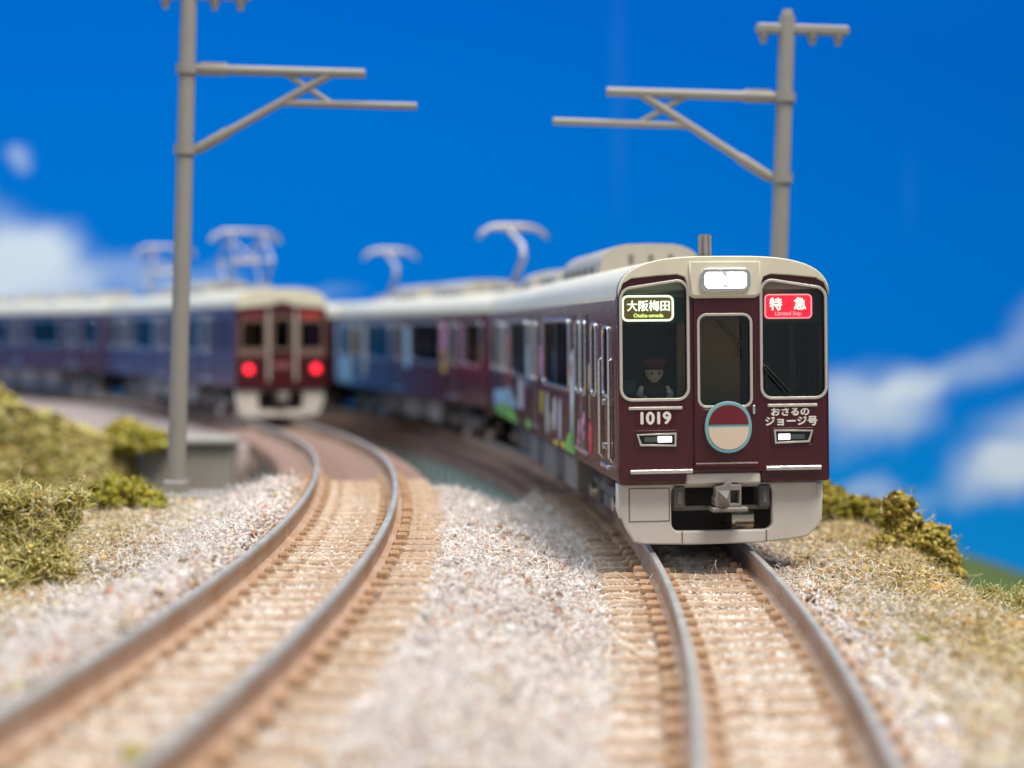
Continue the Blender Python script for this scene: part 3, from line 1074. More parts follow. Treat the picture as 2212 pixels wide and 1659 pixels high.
# ------------------------------------------------------------------ catenary masts
def build_mast(label, loc, mirror, lean, slab, up=0.0):
    root = thing('catenary_mast', label, 'mast', 'grey catenary masts', loc)
    root.rotation_euler = (0, lean, 0)
    s_ = mirror                                   # +1 : arm reaches to +x
    z0 = 0.0
    MB().tube([(0, 0, z0), (0, 0, 2.0), (0, 0, 4.0), (0, 0, 5.92)], [0.108, 0.103, 0.098, 0.094], 18).build('pole', M['pole'], root, True)
    MB().tube([(0, 0, 5.90), (0, 0, 6.0)], [0.075, 0.06], 14).build('pole_cap', M['pole'], root, True)
    for z in (4.98, 4.04):
        MB().tube([(0, 0, z - 0.055), (0, 0, z + 0.055)], 0.128, 18).build('collar', M['pole'], root, True)
    a = MB().tube([(s_ * 0.09, 0, 4.98), (s_ * 0.16, 0, 4.98), (s_ * 0.45, 0, 4.98), (s_ * 0.50, 0, 4.98), (s_ * 2.07, 0, 4.98)], [0.055, 0.072, 0.072, 0.058, 0.054], 12).build('upper_arm', M['pole'], root, True)
    MB().tube([(s_ * 0.09, 0, 4.03), (s_ * 0.18, 0, 4.07), (s_ * 0.48, 0, 4.25), (s_ * 0.53, 0, 4.28), (s_ * 1.66, 0, 4.955)], [0.05, 0.064, 0.064, 0.05, 0.046], 12).build('diagonal_brace', M['pole'], root, True)
    MB().tube([(s_ * 1.13, 0, 4.615), (s_ * 2.68, 0, 4.615)], [0.040, 0.044], 12).build('lower_arm', M['pole'], root, True)
    MB().tube([(s_ * 1.15, 0.01, 4.955), (s_ * 1.69, 0.01, 4.62)], 0.036, 10).build('short_strut', M['pole'], root, True)
    c = box('cross_arm', (-0.36, -0.06, 5.72 + up), (0.72, 0.06, 5.83 + up), M['pole'], root, 0.02)
    for x in (-0.27, 0.30, 0.60):
        MB().tube([(x, 0, 5.725 + up), (x, 0, 5.68 + up), (x, 0, 5.66 + up), (x, 0, 5.60 + up)], [0.06, 0.06, 0.045, 0.035], 12).build('insulator', M['pole'], root, True)
    for k in range(5):                             # moulded rope turns near the collar
        MB().tube([(s_ * (0.17 + k * 0.06), -0.05, 5.045), (s_ * (0.20 + k * 0.06), 0.05, 5.06)], 0.016, 6).build('rope_turn', M['pole'], root, True)
    box('socket', (-0.13, -0.14, -0.02), (0.13, 0.14, 0.2), M['pole'], root, 0.02)
    box('foot_slab', (min(-0.2 * s_, slab * s_), -0.3, -0.13), (max(-0.2 * s_, slab * s_), 0.3, 0.06), M['pole'], root, 0.02)
    return root


_p = on_ground(380, 18.3)
build_mast('grey mast standing on gravel left of the left track, arm reaching right', (_p[0], 18.3, 0.03), 1, R(1.5), 0.78, 0.075)
build_mast('grey mast standing behind the sharp maroon lead car, arm reaching left', (1.0 * (1664 - 1106) / F_PX * 18.3, 18.3, -0.30), -1, R(1.9), 0.6)


# ------------------------------------------------------------------ trains
W2 = 0.95            # half width
CANT, TOP, BOT = 2.28, 2.634, 0.645


def roof_pts(n=20, inset=0.0):
    """roof arc from right cant to left cant : (x, z)"""
    pts = []
    for k in range(n + 1):
        a = math.pi * k / n
        c, s_ = math.cos(a), math.sin(a)
        x = (W2 - inset) * math.copysign(abs(c) ** 0.62, c)
        z = CANT + (TOP - CANT - inset) * abs(s_) ** 0.80
        pts.append((x, z))
    return pts


LEN = 12.6
DOORS = [(1.82, 2.66), (5.86, 6.70), (9.75, 10.59)]
BAYS = [(3.10, 5.30), (7.10, 9.20), (10.95, 12.05)]
BAYS_MID = [(0.55, 1.45)]


def wheelset(parent, y):
    b = MB().tube([(-0.5, y, 0.28), (0.5, y, 0.28)], 0.05, 10).build('axle', M['wheel'], parent, True)
    for s_ in (-1, 1):
        MB().tube([(s_ * 0.36, y, 0.28), (s_ * 0.40, y, 0.28), (s_ * 0.405, y, 0.28), (s_ * 0.49, y, 0.28)], [0.32, 0.32, 0.285, 0.28], 28).build('wheel', M['wheel'], b, True)


def bogie(root, y):
    bg_ = MB().box((-0.55, y - 0.12, 0.42), (0.55, y + 0.12, 0.58), 0.02).build('bogie', M['grey'], root)
    for s_ in (-1, 1):
        x = s_ * 0.62
        b = MB()
        b.box((x - 0.06, y - 0.95, 0.30), (x + 0.06, y + 0.95, 0.42), 0.02)
        b.box((x - 0.07, y - 0.30, 0.16), (x + 0.07, y + 0.30, 0.31), 0.02)
        for yy in (-0.70, 0.70):
            b.box((x - 0.08, y + yy - 0.16, 0.16), (x + 0.10, y + yy + 0.16, 0.44), 0.03)
        b.build('side_frame', M['grey'], bg_)
        MB().tube([(x, y, 0.42), (x, y, 0.50), (x, y, 0.505), (x, y, 0.66)], [0.12, 0.12, 0.15, 0.15], 16).build('air_spring', M['grey'], bg_, True)
        for yy in (-0.70, 0.70):
            MB().tube([(s_ * 0.70, y + yy, 0.29), (s_ * 0.76, y + yy, 0.29)], [0.085, 0.075], 16).build('axle_box_cap', M['wheel'] if yy else M['grey'], bg_, True)
    box('bogie_dark_fill', (-0.30, y - 1.0, 0.12), (0.30, y + 1.0, 0.60), M['black'], bg_)  # added black block, stands in for the shade between the wheels
    for yy in (-0.70, 0.70):
        wheelset(bg_, y + yy)
    return bg_


def ac_unit(root, y0, y1, hw, h, name='air_conditioner', m=None):
    secs = []
    base = 2.54
    for y, k in ((y0, 0.985), (y0 + 0.05, 1.0), (y1 - 0.05, 1.0), (y1, 0.985)):
        sec = []
        for i in range(15):
            a = math.pi * i / 14
            sec.append((hw * k * math.copysign(abs(math.cos(a)) ** 0.55, math.cos(a)), y, base + 0.08 + (h - 0.08) * k * math.sin(a) ** 0.9))
        sec.append((-hw * k, y, base))
        sec.append((hw * k, y, base))
        secs.append(sec)
    o = loft(name, secs, m or M['roofgrey'], root)
    for u in (-0.22, 0.0, 0.22):
        box('louvre', (u - 0.03, y0 - 0.006, base + 0.16), (u + 0.03, y0 + 0.004, base + 0.26), M['seam'], o)
    n = int((y1 - y0) / 0.5)
    for k in range(1, n):
        yy = y0 + k * 0.5
        for s_ in (-1, 1):
            box('side_grille', (s_ * hw - 0.012, yy - 0.14, base + 0.02), (s_ * hw + 0.012, yy + 0.14, base + 0.15), M['seam'], o)
    return o


def pantograph_single(root, y):
    p_ = box('pantograph', (-0.35, y - 0.45, 2.66), (0.35, y + 0.45, 2.74), M['pantograph'], root, 0.02)
    MB().tube([(0.0, y + 0.35, 2.74), (0.0, y - 0.30, 3.25)], [0.06, 0.05], 8).build('lower_arm', M['pantograph'], p_, True)
    MB().tube([(0.0, y - 0.30, 3.25), (0.03, y - 0.15, 3.45), (-0.10, y + 0.30, 3.78)], [0.055, 0.05, 0.045], 8).build('upper_arm', M['pantograph'], p_, True)
    MB().tube([(-0.64, y + 0.3, 3.60), (-0.60, y + 0.3, 3.69), (-0.42, y + 0.3, 3.80), (-0.2, y + 0.3, 3.83), (0.2, y + 0.3, 3.83), (0.42, y + 0.3, 3.80), (0.60, y + 0.3, 3.69), (0.64, y + 0.3, 3.60)], 0.045, 8).build('contact_bow', M['pantograph'], p_, True)
    MB().tube([(-0.42, y + 0.45, 3.79), (0.42, y + 0.45, 3.79)], 0.03, 8).build('contact_strip', M['pantograph'], p_, True)
    for x in (-0.28, 0.28):
        for yy in (-0.38, 0.38):
            MB().tube([(x, y + yy, 2.58), (x, y + yy, 2.67)], [0.07, 0.055], 10).build('insulator', M['white_print'], p_, True)


def pantograph_diamond(root, y):
    p_ = box('pantograph', (-0.45, y - 0.55, 2.68), (0.45, y + 0.55, 2.75), M['pantograph'], root, 0.02)
    for s_ in (-1, 1):
        for e in (-1, 1):
            MB().tube([(s_ * 0.38, y + e * 0.12, 2.75), (s_ * 0.42, y + e * 0.62, 3.28)], 0.030, 8).build('lower_arm', M['pantograph'], p_, True)
            MB().tube([(s_ * 0.42, y + e * 0.62, 3.28), (s_ * 0.34, y + e * 0.12, 3.88)], 0.026, 8).build('upper_arm', M['pantograph'], p_, True)
    for e in (-1, 1):
        MB().tube([(-0.42, y + e * 0.62, 3.28), (0.42, y + e * 0.62, 3.28)], 0.028, 8).build('knee_bar', M['pantograph'], p_, True)
        MB().tube([(-0.36, y + e * 0.25, 3.72), (0.0, y + e * 0.60, 3.32), (0.36, y + e * 0.25, 3.72)], 0.02, 6).build('cross_stay', M['pantograph'], p_, True)
        MB().tube([(-0.74, y + e * 0.12, 3.70), (-0.68, y + e * 0.12, 3.82), (-0.48, y + e * 0.12, 3.92), (0.48, y + e * 0.12, 3.92), (0.68, y + e * 0.12, 3.82), (0.74, y + e * 0.12, 3.70)], 0.04, 8).build('contact_bow', M['pantograph'], p_, True)


def shell(root, front, decals=None):
    """body common to all cars. front True : cab at y = 0"""
    y0 = 0.10 if front else 0.05
    bays = list(BAYS) + ([] if front else BAYS_MID)
    for s_ in (-1, 1):
        holes = []
        side = s_ * (W2 - 0.03)
        for a, b in bays:
            holes.append(rrect(a, 1.36, b, 2.07, 0.07))
        for a, b in DOORS:
            c = (a + b) / 2
            holes.append(rrect(a + 0.10, 1.36, c - 0.07, 2.06, 0.07))
            holes.append(rrect(c + 0.07, 1.36, b - 0.10, 2.06, 0.07))
        if front:
            holes.append(rrect(1.24, 1.38, 1.48, 2.03, 0.06))
            holes.append(rrect(0.50, 1.40, 0.78, 2.00, 0.05))
        wall = plate('side_wall', [[(y0, BOT), (LEN - 0.05, BOT), (LEN - 0.05, CANT), (y0, CANT)]] + holes, 0.06, 'side', side, M['maroon'], root, 0.008)
        for h in holes:
            wd = plate('side_window', [off(h, 0.02)], 0.012, 'side', side - s_ * 0.005, M['glass_dark'], wall)
        ox = s_ * (W2 + 0.004)
        for k, (a, b) in enumerate(bays):
            frame('window_frame', rrect(a + 0.0, 1.36, b, 2.07, 0.07), 0.045, 0.03, 'side', ox, M['chrome'], wall)
            n = 3 if b - a > 1.5 else 1
            for j in range(1, n):
                yy = a + (b - a) * j / n
                box('mullion', (ox - 0.03, yy - 0.03, 1.37), (ox + 0.002, yy + 0.03, 2.06), M['black'], wall)
        for a, b in DOORS:
            c = (a + b) / 2
            d_ = box('door_pair', (ox - 0.002, a - 0.012, 0.72), (ox + 0.006, a + 0.012, 2.14), M['black'], wall)
            box('door_edge', (ox - 0.002, b - 0.012, 0.72), (ox + 0.006, b + 0.012, 2.14), M['black'], d_)
            box('door_meeting_strip', (ox - 0.002, c - 0.016, 0.74), (ox + 0.014, c + 0.016, 2.16), M['chrome'], d_)
            for q in ((a + 0.10, c - 0.07), (c + 0.07, b - 0.10)):
                frame('door_window_frame', rrect(q[0], 1.36, q[1], 2.06, 0.07), 0.035, 0.028, 'side', ox, M['chrome'], d_)
            box('door_sill', (ox - 0.004, a - 0.02, 0.74), (ox + 0.025, b + 0.02, 0.785), M['chrome'], d_)
        # rain strip under the roof edge
        box('gutter', (ox - 0.004, y0, CANT - 0.028), (ox + 0.012, LEN - 0.05, CANT - 0.004), M['cream'], wall)
    # roof
    secs = []
    for y in (y0 - 0.01, y0 + 0.4, 3, 6, 9, LEN - 0.12, LEN - 0.05):
        ins = 0.03 if y > LEN - 0.1 else 0.0
        secs.append([(x, y, z) for x, z in roof_pts(22, ins)] + [(-W2 + ins, y, CANT - 0.002), (W2 - ins, y, CANT - 0.002)])
    loft('roof', secs, M['cream'], root)
    box('floor', (-W2 + 0.07, y0, BOT), (W2 - 0.07, LEN - 0.06, BOT + 0.08), M['grey'], root)
    plate('end_wall', [[(-W2 + 0.01, BOT), (W2 - 0.01, BOT), (W2 - 0.01, CANT), (-W2 + 0.01, CANT)], rrect(-0.2, 1.3, 0.2, 2.0, 0.05)], 0.05, 'front', LEN - 0.03, M['maroon_matt'], root)
    b = MB()
    for s_ in (-1, 1):
        b.box((s_ * 0.55 - 0.22, 1.3, BOT + 0.08), (s_ * 0.55 + 0.22, LEN - 0.4, BOT + 0.42))
        b.box((s_ * 0.72 - 0.06, 1.3, BOT + 0.42), (s_ * 0.72 + 0.06, LEN - 0.4, BOT + 0.72))
    b.build('seat_rows', mat('olive_seat_moulding', srgb(62, 82, 60), 0.7), root)
    # running gear and black filler for the shade under the floor
    box('centre_dark_fill', (-0.26, 0.75, 0.10), (0.26, LEN - 0.5, BOT - 0.003), M['black'], root)  # black block added so the gap below the floor looks shaded
    bogie(root, 2.2)
    bogie(root, 10.4)
    y = 3.5
    k = 0
    while y < 8.9:
        ln = (1.0, 0.7, 1.3, 0.55, 0.9)[k % 5]
        for s_ in (-1, 1):
            box('equipment_box', (s_ * 0.55 - 0.28, y, 0.20 + 0.05 * (k % 2)), (s_ * 0.55 + 0.28, y + ln - 0.08, BOT - 0.004), M['grey'] if k % 2 else M['midgrey'], root, 0.025)
        y += ln
        k += 1
    box('drawbar', (-0.07, LEN - 0.3, 0.40), (0.07, LEN + 0.16, 0.50), M['black'], root)
    box('end_dark_fill', (-0.42, LEN - 0.55, 0.24), (0.42, LEN + 0.10, BOT - 0.003), M['black'], root)  # added black filler, keeps the gap between cars dark against the sky
    box('gangway', (-0.32, LEN - 0.004, BOT + 0.05), (0.32, LEN + 0.13, 2.15), M['black'], root, 0.03)


def headlamp_front(root):
    """the sharp cab end of the maroon express, all sizes read off the photograph"""
    arc = roof_pts(30)
    outline = [(-W2, 0.72)] + [(W2, 0.72)] + arc
    lw = rrect(-0.912, 1.385, -0.338, 2.405, 0.085, 6, dl=0.06)
    rw = rrect(0.345, 1.385, 0.908, 2.405, 0.085, 6, dr=0.06)
    dw = rrect(-0.222, 1.315, 0.228, 2.105, 0.06, 6)
    fr = plate('front_panel', [outline, lw, rw, dw], 0.10, 'front', 0.05, M['maroon_matt'], root, 0.028)
    # lower side pieces that hang beside the coupler recess
    for a, b in ((-W2, -0.35), (0.33, W2)):
        plate('front_valance', [rrect(a, 0.632, b, 0.80, 0.03)], 0.10, 'front', 0.052, M['maroon_matt'], fr, 0.02)
    # cream brow that dips round the headlight
    brow = list(reversed([p for p in arc if p[1] > CANT + 0.02]))
    brow = [(-W2 + 0.004, CANT + 0.0)] + brow + [(W2 - 0.004, CANT + 0.0)]
    low = [(0.938, 2.312), (0.905, 2.395), (0.83, 2.438), (0.60, 2.462), (0.42, 2.472), (0.355, 2.45), (0.335, 2.40), (0.325, 2.32), (0.312, 2.282), (0.27, 2.262)]
    brow_loop = brow + low + [(-x, z) for x, z in reversed(low)]
    br = plate('roof_brow', [brow_loop], 0.075, 'front', 0.012, M['cream'], root, 0.010)
    # raised headlight surround
    plate('headlight_panel', [[(-0.27, 2.278), (0.27, 2.278), (0.305, 2.30), (0.318, 2.585), (-0.318, 2.585), (-0.305, 2.30)]], 0.06, 'front', -0.022, M['cream'], br, 0.012)
    hl = frame('headlight', rrect(-0.185, 2.355, 0.185, 2.487, 0.028), 0.038, 0.05, 'front', -0.058, M['chrome'], root)
    plate('headlight_back', [rrect(-0.19, 2.35, 0.19, 2.49, 0.03)], 0.01, 'front', -0.054, M['silver'], hl)
    for a, b in ((-0.178, -0.014), (0.014, 0.178)):
        plate('headlight_lens', [rrect(a, 2.365, b, 2.48, 0.03)], 0.02, 'front', -0.064, M['led'], hl, 0.006)
    # windows
    for nm, lp, col in (('windscreen', lw, M['glass']), ('windscreen', rw, M['glass']), ('door_window', dw, M['glass'])):
        g = plate(nm, [off(lp, 0.02)], 0.014, 'front', 0.030, col, root)
        frame('window_frame', lp, 0.026, 0.024, 'front', -0.004, M['silver'], g)
    # door of the cab end
    dr = plate('cab_door', [rrect(-0.278, 0.79, 0.288, 2.255, 0.02), off(dw, 0.032)], 0.026, 'front', -0.008, M['maroon_matt'], root, 0.008)
    box('door_step_ledge', (-0.285, -0.055, 0.775), (0.295, 0.0, 0.815), M['maroon_matt'], dr, 0.012)
    box('door_handle', (0.244, -0.045, 1.235), (0.266, -0.018, 1.315), M['chrome'], dr, 0.006)
    # number, lettering and trim
    for a, b, z in ((-0.862, -0.382, 1.298), (0.385, 0.835, 1.308)):
        box('trim_strip', (a, -0.016, z - 0.013), (b, 0.004, z + 0.013), M['silver'], root, 0.004)
    for a, b, z in ((-0.855, -0.295, 0.742), (0.36, 0.865, 0.755)):
        box('step_strip', (a, -0.040, z - 0.018), (b, 0.006, z + 0.018), M['chrome'], root, 0.007)
    text('number_lettering', '1019', 0.146, (-0.620, 1.212), 'front', -0.006, M['white_print'], root, 0.006, 1.02)
    plate('number_plate', [rrect(-0.80, 1.140, -0.44, 1.285, 0.01)], 0.004, 'front', -0.0005, M['maroon'], root)
    text('name_lettering', 'おさるの', 0.078, (0.590, 1.252), 'front', -0.002, M['white_print'], root, 0.003, 1.15)
    text('name_lettering', 'ジョージ号', 0.088, (0.600, 1.168), 'front', -0.002, M['white_print'], root, 0.003, 1.10)
    for s_, on in ((-1, 1), (1, -1)):
        cx = s_ * 0.615
        o_ = [(cx - 0.16, 0.985), (cx + 0.16, 0.975), (cx + 0.16, 1.065), (cx - 0.16, 1.060)]
        if s_ > 0:
            o_ = [(cx - 0.16, 0.985), (cx + 0.16, 0.995), (cx + 0.16, 1.075), (cx - 0.16, 1.080)]
        oo = [(cx - 0.135 if s_ < 0 else cx - 0.155, o_[0][1]), o_[1] if s_ < 0 else (cx + 0.135, o_[1][1]), o_[2], o_[3]]
        ml = frame('marker_light', oo, 0.022, 0.03, 'front', -0.008, M['silver'], root)
        plate('marker_back', [oo], 0.01, 'front', -0.002, M['black'], ml)
        zc = (oo[0][1] + oo[2][1]) / 2
        a, b = (cx + 0.01, cx + 0.135) if on > 0 else (cx - 0.135, cx - 0.03)
        plate('lit_lens', [rrect(a, zc - 0.026, b, zc + 0.026, 0.006)], 0.012, 'front', -0.010, M['marker'], ml)
        a, b = (cx - 0.11, cx + 0.004) if on > 0 else (cx - 0.022, cx + 0.10)
        plate('dark_lens', [rrect(a, zc - 0.022, b, zc + 0.022, 0.006)], 0.012, 'front', -0.010, M['marker_off'], ml)
        plate('marker_surround', [rrect(cx - 0.20, zc - 0.085, cx + 0.20, zc + 0.080, 0.03), rrect(cx - 0.178, zc - 0.067, cx + 0.178, zc + 0.066, 0.02)], 0.012, 'front', -0.002, M['maroon_matt'], ml, 0.004)
    # plain head board : pale blue rim, maroon over cream, no picture
    bl = []
    for k in range(48):
        a = 2 * math.pi * k / 48
        rx = 0.222 * (1 - 0.05 * math.cos(2 * a))
        bl.append((0.018 + rx * math.cos(a), 1.125 + 0.228 * math.sin(a)))
    hb = plate('head_board', [bl], 0.03, 'front', -0.046, M['badge_blue'], root, 0.008)
    hb['label'] = 'oval head board with pale blue rim, maroon above cream'
    inn = [((x - 0.018) * 0.86 + 0.018, (z - 1.125) * 0.86 + 1.125) for x, z in bl]
    up = [p for p in inn if p[1] >= 1.140]
    lo = [p for p in inn if p[1] < 1.130]
    up = sorted(up, key=lambda p: math.atan2(p[1] - 1.125, p[0] - 0.018))
    lo = sorted(lo, key=lambda p: math.atan2(p[1] - 1.125, p[0] - 0.018))
    plate('upper_field', [up], 0.008, 'front', -0.062, M['badge_maroon'], hb)
    plate('lower_field', [lo], 0.008, 'front', -0.062, M['badge_cream'], hb)
    # destination blinds behind the glass
    bx = plate('destination_blind', [rrect(-0.905, 2.06, -0.435, 2.295, 0.035)], 0.02, 'front', 0.075, M['sign_dark'], root)
    frame('blind_rim', rrect(-0.885, 2.08, -0.455, 2.275, 0.035), 0.018, 0.012, 'front', 0.062, M['sign_text'], bx)
    text('blind_lettering', '大阪梅田', 0.100, (-0.665, 2.200), 'front', 0.058, M['sign_text'], bx, 0.0022, 0.98)
    text('blind_small_lettering', 'Osaka-umeda', 0.046, (-0.665, 2.115), 'front', 0.058, M['sign_small'], bx, 0.0016, 1.05)
    bx = plate('service_blind', [rrect(0.385, 2.075, 0.815, 2.295, 0.035)], 0.02, 'front', 0.075, M['sign_red'], root)
    frame('blind_rim', rrect(0.395, 2.088, 0.805, 2.285, 0.03), 0.012, 0.012, 'front', 0.062, M['sign_pink'], bx)
    text('blind_lettering', '特', 0.118, (0.485, 2.208), 'front', 0.058, M['sign_text'], bx, 0.0025)
    text('blind_lettering', '急', 0.118, (0.705, 2.212), 'front', 0.058, M['sign_text'], bx, 0.0025)
    text('blind_small_lettering', 'Limited Exp.', 0.050, (0.600, 2.118), 'front', 0.058, M['sign_pink'], bx, 0.0010, 1.0)
    # cab lining
    for a, b in ((-0.93, -0.30), (0.30, 0.93)):
        box('blind_box', (a, 0.09, 2.04), (b, 0.4, 2.34), M['black'], root)
        box('cab_back_wall', (a, 1.02, BOT + 0.1), (b, 1.06, 2.27), M['cab'], root)
        box('cab_desk', (a, 0.16, BOT + 0.1), (b, 0.62, 1.36), M['cab'], root, 0.02)
    box('cab_partition', (-0.295, 0.62, BOT + 0.1), (0.295, 0.66, 2.27), M['cabbrown'], root)
    box('cab_pillar', (0.70, 0.40, 1.36), (0.76, 0.5, 2.04), M['cab'], root)
    box('instrument_panel', (-0.88, 0.12, 1.42), (-0.77, 0.16, 1.54), mat('blue_grey_panel', srgb(40, 66, 84), 0.5), root)
    # wipers
    for pts in ([(0.37, -0.022, 1.70), (0.375, -0.022, 1.46)], [(0.345, -0.022, 1.665), (0.375, -0.024, 1.655), (0.60, -0.022, 1.415)],
                [(0.345, -0.022, 1.655), (0.365, -0.024, 1.625), (0.555, -0.022, 1.415)]):
        MB().tube(pts, 0.007, 6).build('wiper', M['black'], root, True)
    for pts in ([(-0.06, -0.020, 2.07), (0.15, -0.022, 1.83)], [(-0.02, -0.020, 2.07), (0.165, -0.022, 1.85)], [(0.165, -0.022, 2.04), (0.17, -0.022, 1.72)], [(0.115, -0.022, 1.86), (0.12, -0.022, 1.74)]):
        MB().tube(pts, 0.006, 6).build('wiper', M['black'], root, True)
    # roof gear of the cab end
    an = MB().tube([(-0.03, 0.62, 2.63), (-0.03, 0.62, 2.66)], 0.115, 22).build('antenna', M['midgrey'], root, True)
    MB().tube([(-0.03, 0.62, 2.66), (-0.03, 0.62, 2.86)], 0.042, 10).build('antenna_rod', M['midgrey'], an, True)
    for dx, dy in ((-0.042, -0.02), (0.042, -0.02), (0, 0.045), (0.0, -0.045)):
        MB().tube([(-0.03 + dx, 0.62 + dy, 2.66), (-0.03 + dx, 0.62 + dy, 2.84 + random.uniform(-0.01, 0.015))], 0.020, 8).build('antenna_fin', M['midgrey'], an, True)
    # skirt
    so = [(-0.945, 0.615), (-0.935, 0.40), (-0.875, 0.235), (-0.80, 0.105), (-0.72, 0.085), (-0.30, 0.072), (0.30, 0.075), (0.62, 0.10), (0.78, 0.125), (0.86, 0.20), (0.915, 0.28), (0.925, 0.615)]
    hole = rrect(-0.46, 0.19, 0.455, 0.72, 0.06)
    hole = [(-0.46, 0.616)] + [p for p in hole if p[1] < 0.5]
    lo = rrect(-0.46, 0.195, 0.455, 0.60, 0.07)
    sk = plate('skirt', [so, lo], 0.07, 'front', 0.16, M['skirt'], root, 0.016)
    plate('skirt_panel', [rrect(-0.845, 0.285, -0.475, 0.585, 0.006), rrect(-0.835, 0.294, -0.484, 0.576, 0.004)], 0.006, 'front', 0.1245, M['seam'], sk)
    for x in (-0.365, 0.40):
        box('skirt_seam', (x - 0.006, 0.122, 0.088), (x + 0.006, 0.127, 0.192), M['seam'], sk)
    box('skirt_notch', (0.865, 0.10, 0.50), (0.90, 0.127, 0.60), M['skirt'], sk, 0.008)
    for s_ in (-1, 1):
        side = [(0.18, 0.612), (0.18, 0.34), (0.26, 0.30), (0.44, 0.36), (0.44, 0.612)]
        plate('skirt_return', [side], 0.05, 'side', s_ * 0.885, M['skirt'], sk, 0.012)
    box('buffer_beam', (-0.345, 0.02, 0.625), (0.325, 0.16, 0.715), M['skirt'], root, 0.01)
    box('coupler_pocket', (-0.60, 0.60, 0.10), (0.60, 0.63, 0.62), M['black'], root)
    for x in (-0.39, 0.38):
        br_ = box('coupler_bracket', (x - 0.05, 0.10, 0.40), (x + 0.05, 0.30, 0.60), M['grey'], root, 0.012)
        box('bracket_slot', (x - 0.018, 0.09, 0.44), (x + 0.018, 0.102, 0.55), M['seam'], br_)
    box('coupler_crossbar', (-0.44, 0.14, 0.375), (0.43, 0.22, 0.415), M['grey'], root, 0.008)
    cp = plate('coupler', [[(-0.09, 0.42), (0.135, 0.42), (0.135, 0.615), (0.055, 0.615), (0.03, 0.645), (0.0, 0.645), (-0.02, 0.61), (-0.09, 0.60), (-0.09, 0.52), (-0.105, 0.50), (-0.105, 0.44)],
                           [(0.035, 0.45), (0.115, 0.45), (0.115, 0.565), (0.035, 0.565)]], 0.14, 'front', 0.03, M['midgrey'], root, 0.008)
    pv = [(-0.075, -0.04, 0.44), (0.03, -0.04, 0.44), (0.03, -0.04, 0.565), (-0.075, -0.04, 0.565), (-0.022, -0.135, 0.505)]
    link('coupler_cone', mesh('coupler_cone', pv, [(0, 1, 4), (1, 2, 4), (2, 3, 4), (3, 0, 4), (3, 2, 1, 0)]), M['midgrey'], cp)
    box('coupler_pocket_floor', (0.03, 0.06, 0.44), (0.12, 0.09, 0.575), M['grey'], cp)
    box('coupler_shelf', (-0.135, -0.05, 0.375), (0.195, 0.10, 0.418), M['midgrey'], cp, 0.012)
    MB().tube([(0.12, 0.42, 0.27), (0.15, 0.42, 0.27), (0.152, 0.42, 0.27), (0.33, 0.42, 0.27)], [0.165, 0.165, 0.13, 0.13], 24).build('coupler_spring_drum', M['wheel'], root, True)


def side_prints(root, layout):
    """flat printed patches on the left wall : (y, z polygon, material)"""
    for nm, pts, mt in layout:
        plate(nm, [pts], 0.004, 'side', -W2 - 0.004, M[mt], root)


def ell(cy, cz, ry, rz, n=18):
    return [(cy + ry * math.cos(2 * math.pi * k / n), cz + rz * math.sin(2 * math.pi * k / n)) for k in range(n)]


def place(root, arc, zf, s1, roll=0.0):
    """bogie pivots 8.2 apart on the curve; front end 2.2 ahead of the first"""
    a = Vector(arc.p(s1))
    b = Vector(arc.p(s1 + 8.2))
    d = (b - a).normalized()
    o_ = a - d * 2.2
    z = float(zf(np.array(a.y)))
    z2 = float(zf(np.array(b.y)))
    root.location = (o_.x, o_.y, z + (z - z2) / 8.2 * 2.2)
    root.rotation_euler = (math.atan2(z2 - z, 8.2), roll, math.atan2(-d.x, d.y))


lead = thing('train_car', 'sharp maroon lead car with lit headlights, numbered 1019', 'train car', 'cars of the maroon express train')
shell(lead, True)
headlamp_front(lead)
ac_unit(lead, 3.35, 6.4, 0.575, 0.385)
ac_unit(lead, 7.4, 9.4, 0.52, 0.30, 'roof_vent_box')
ac_unit(lead, 10.0, 11.6, 0.55, 0.34)
for s_ in (-1, 1):
    ox = s_ * (W2 + 0.012)
    for yy in (0.36, 0.90):
        MB().tube([(ox - s_ * 0.02, yy, 0.80), (ox + s_ * 0.012, yy, 0.83), (ox + s_ * 0.012, yy, 1.70), (ox - s_ * 0.02, yy, 1.73)], 0.016, 8).build('cab_handrail', M['chrome'], lead, True)
    frame('cab_window_frame', rrect(0.50, 1.40, 0.78, 2.00, 0.05), 0.03, 0.03, 'side', s_ * (W2 + 0.004), M['chrome'], lead)
    frame('crew_window_frame', rrect(1.24, 1.38, 1.48, 2.03, 0.06), 0.035, 0.03, 'side', s_ * (W2 + 0.004), M['chrome'], lead)
    box('cab_door_step', (ox - 0.02, 0.42, 0.725), (ox + 0.02, 0.86, 0.762), M['chrome'], lead, 0.006)
    for yy, zz in ((0.63, 1.33), (0.63, 0.93)):
        MB().tube([(ox - s_ * 0.01, yy, zz), (ox + s_ * 0.03, yy, zz)], 0.03, 10).build('door_knob', M['chrome'], lead, True)
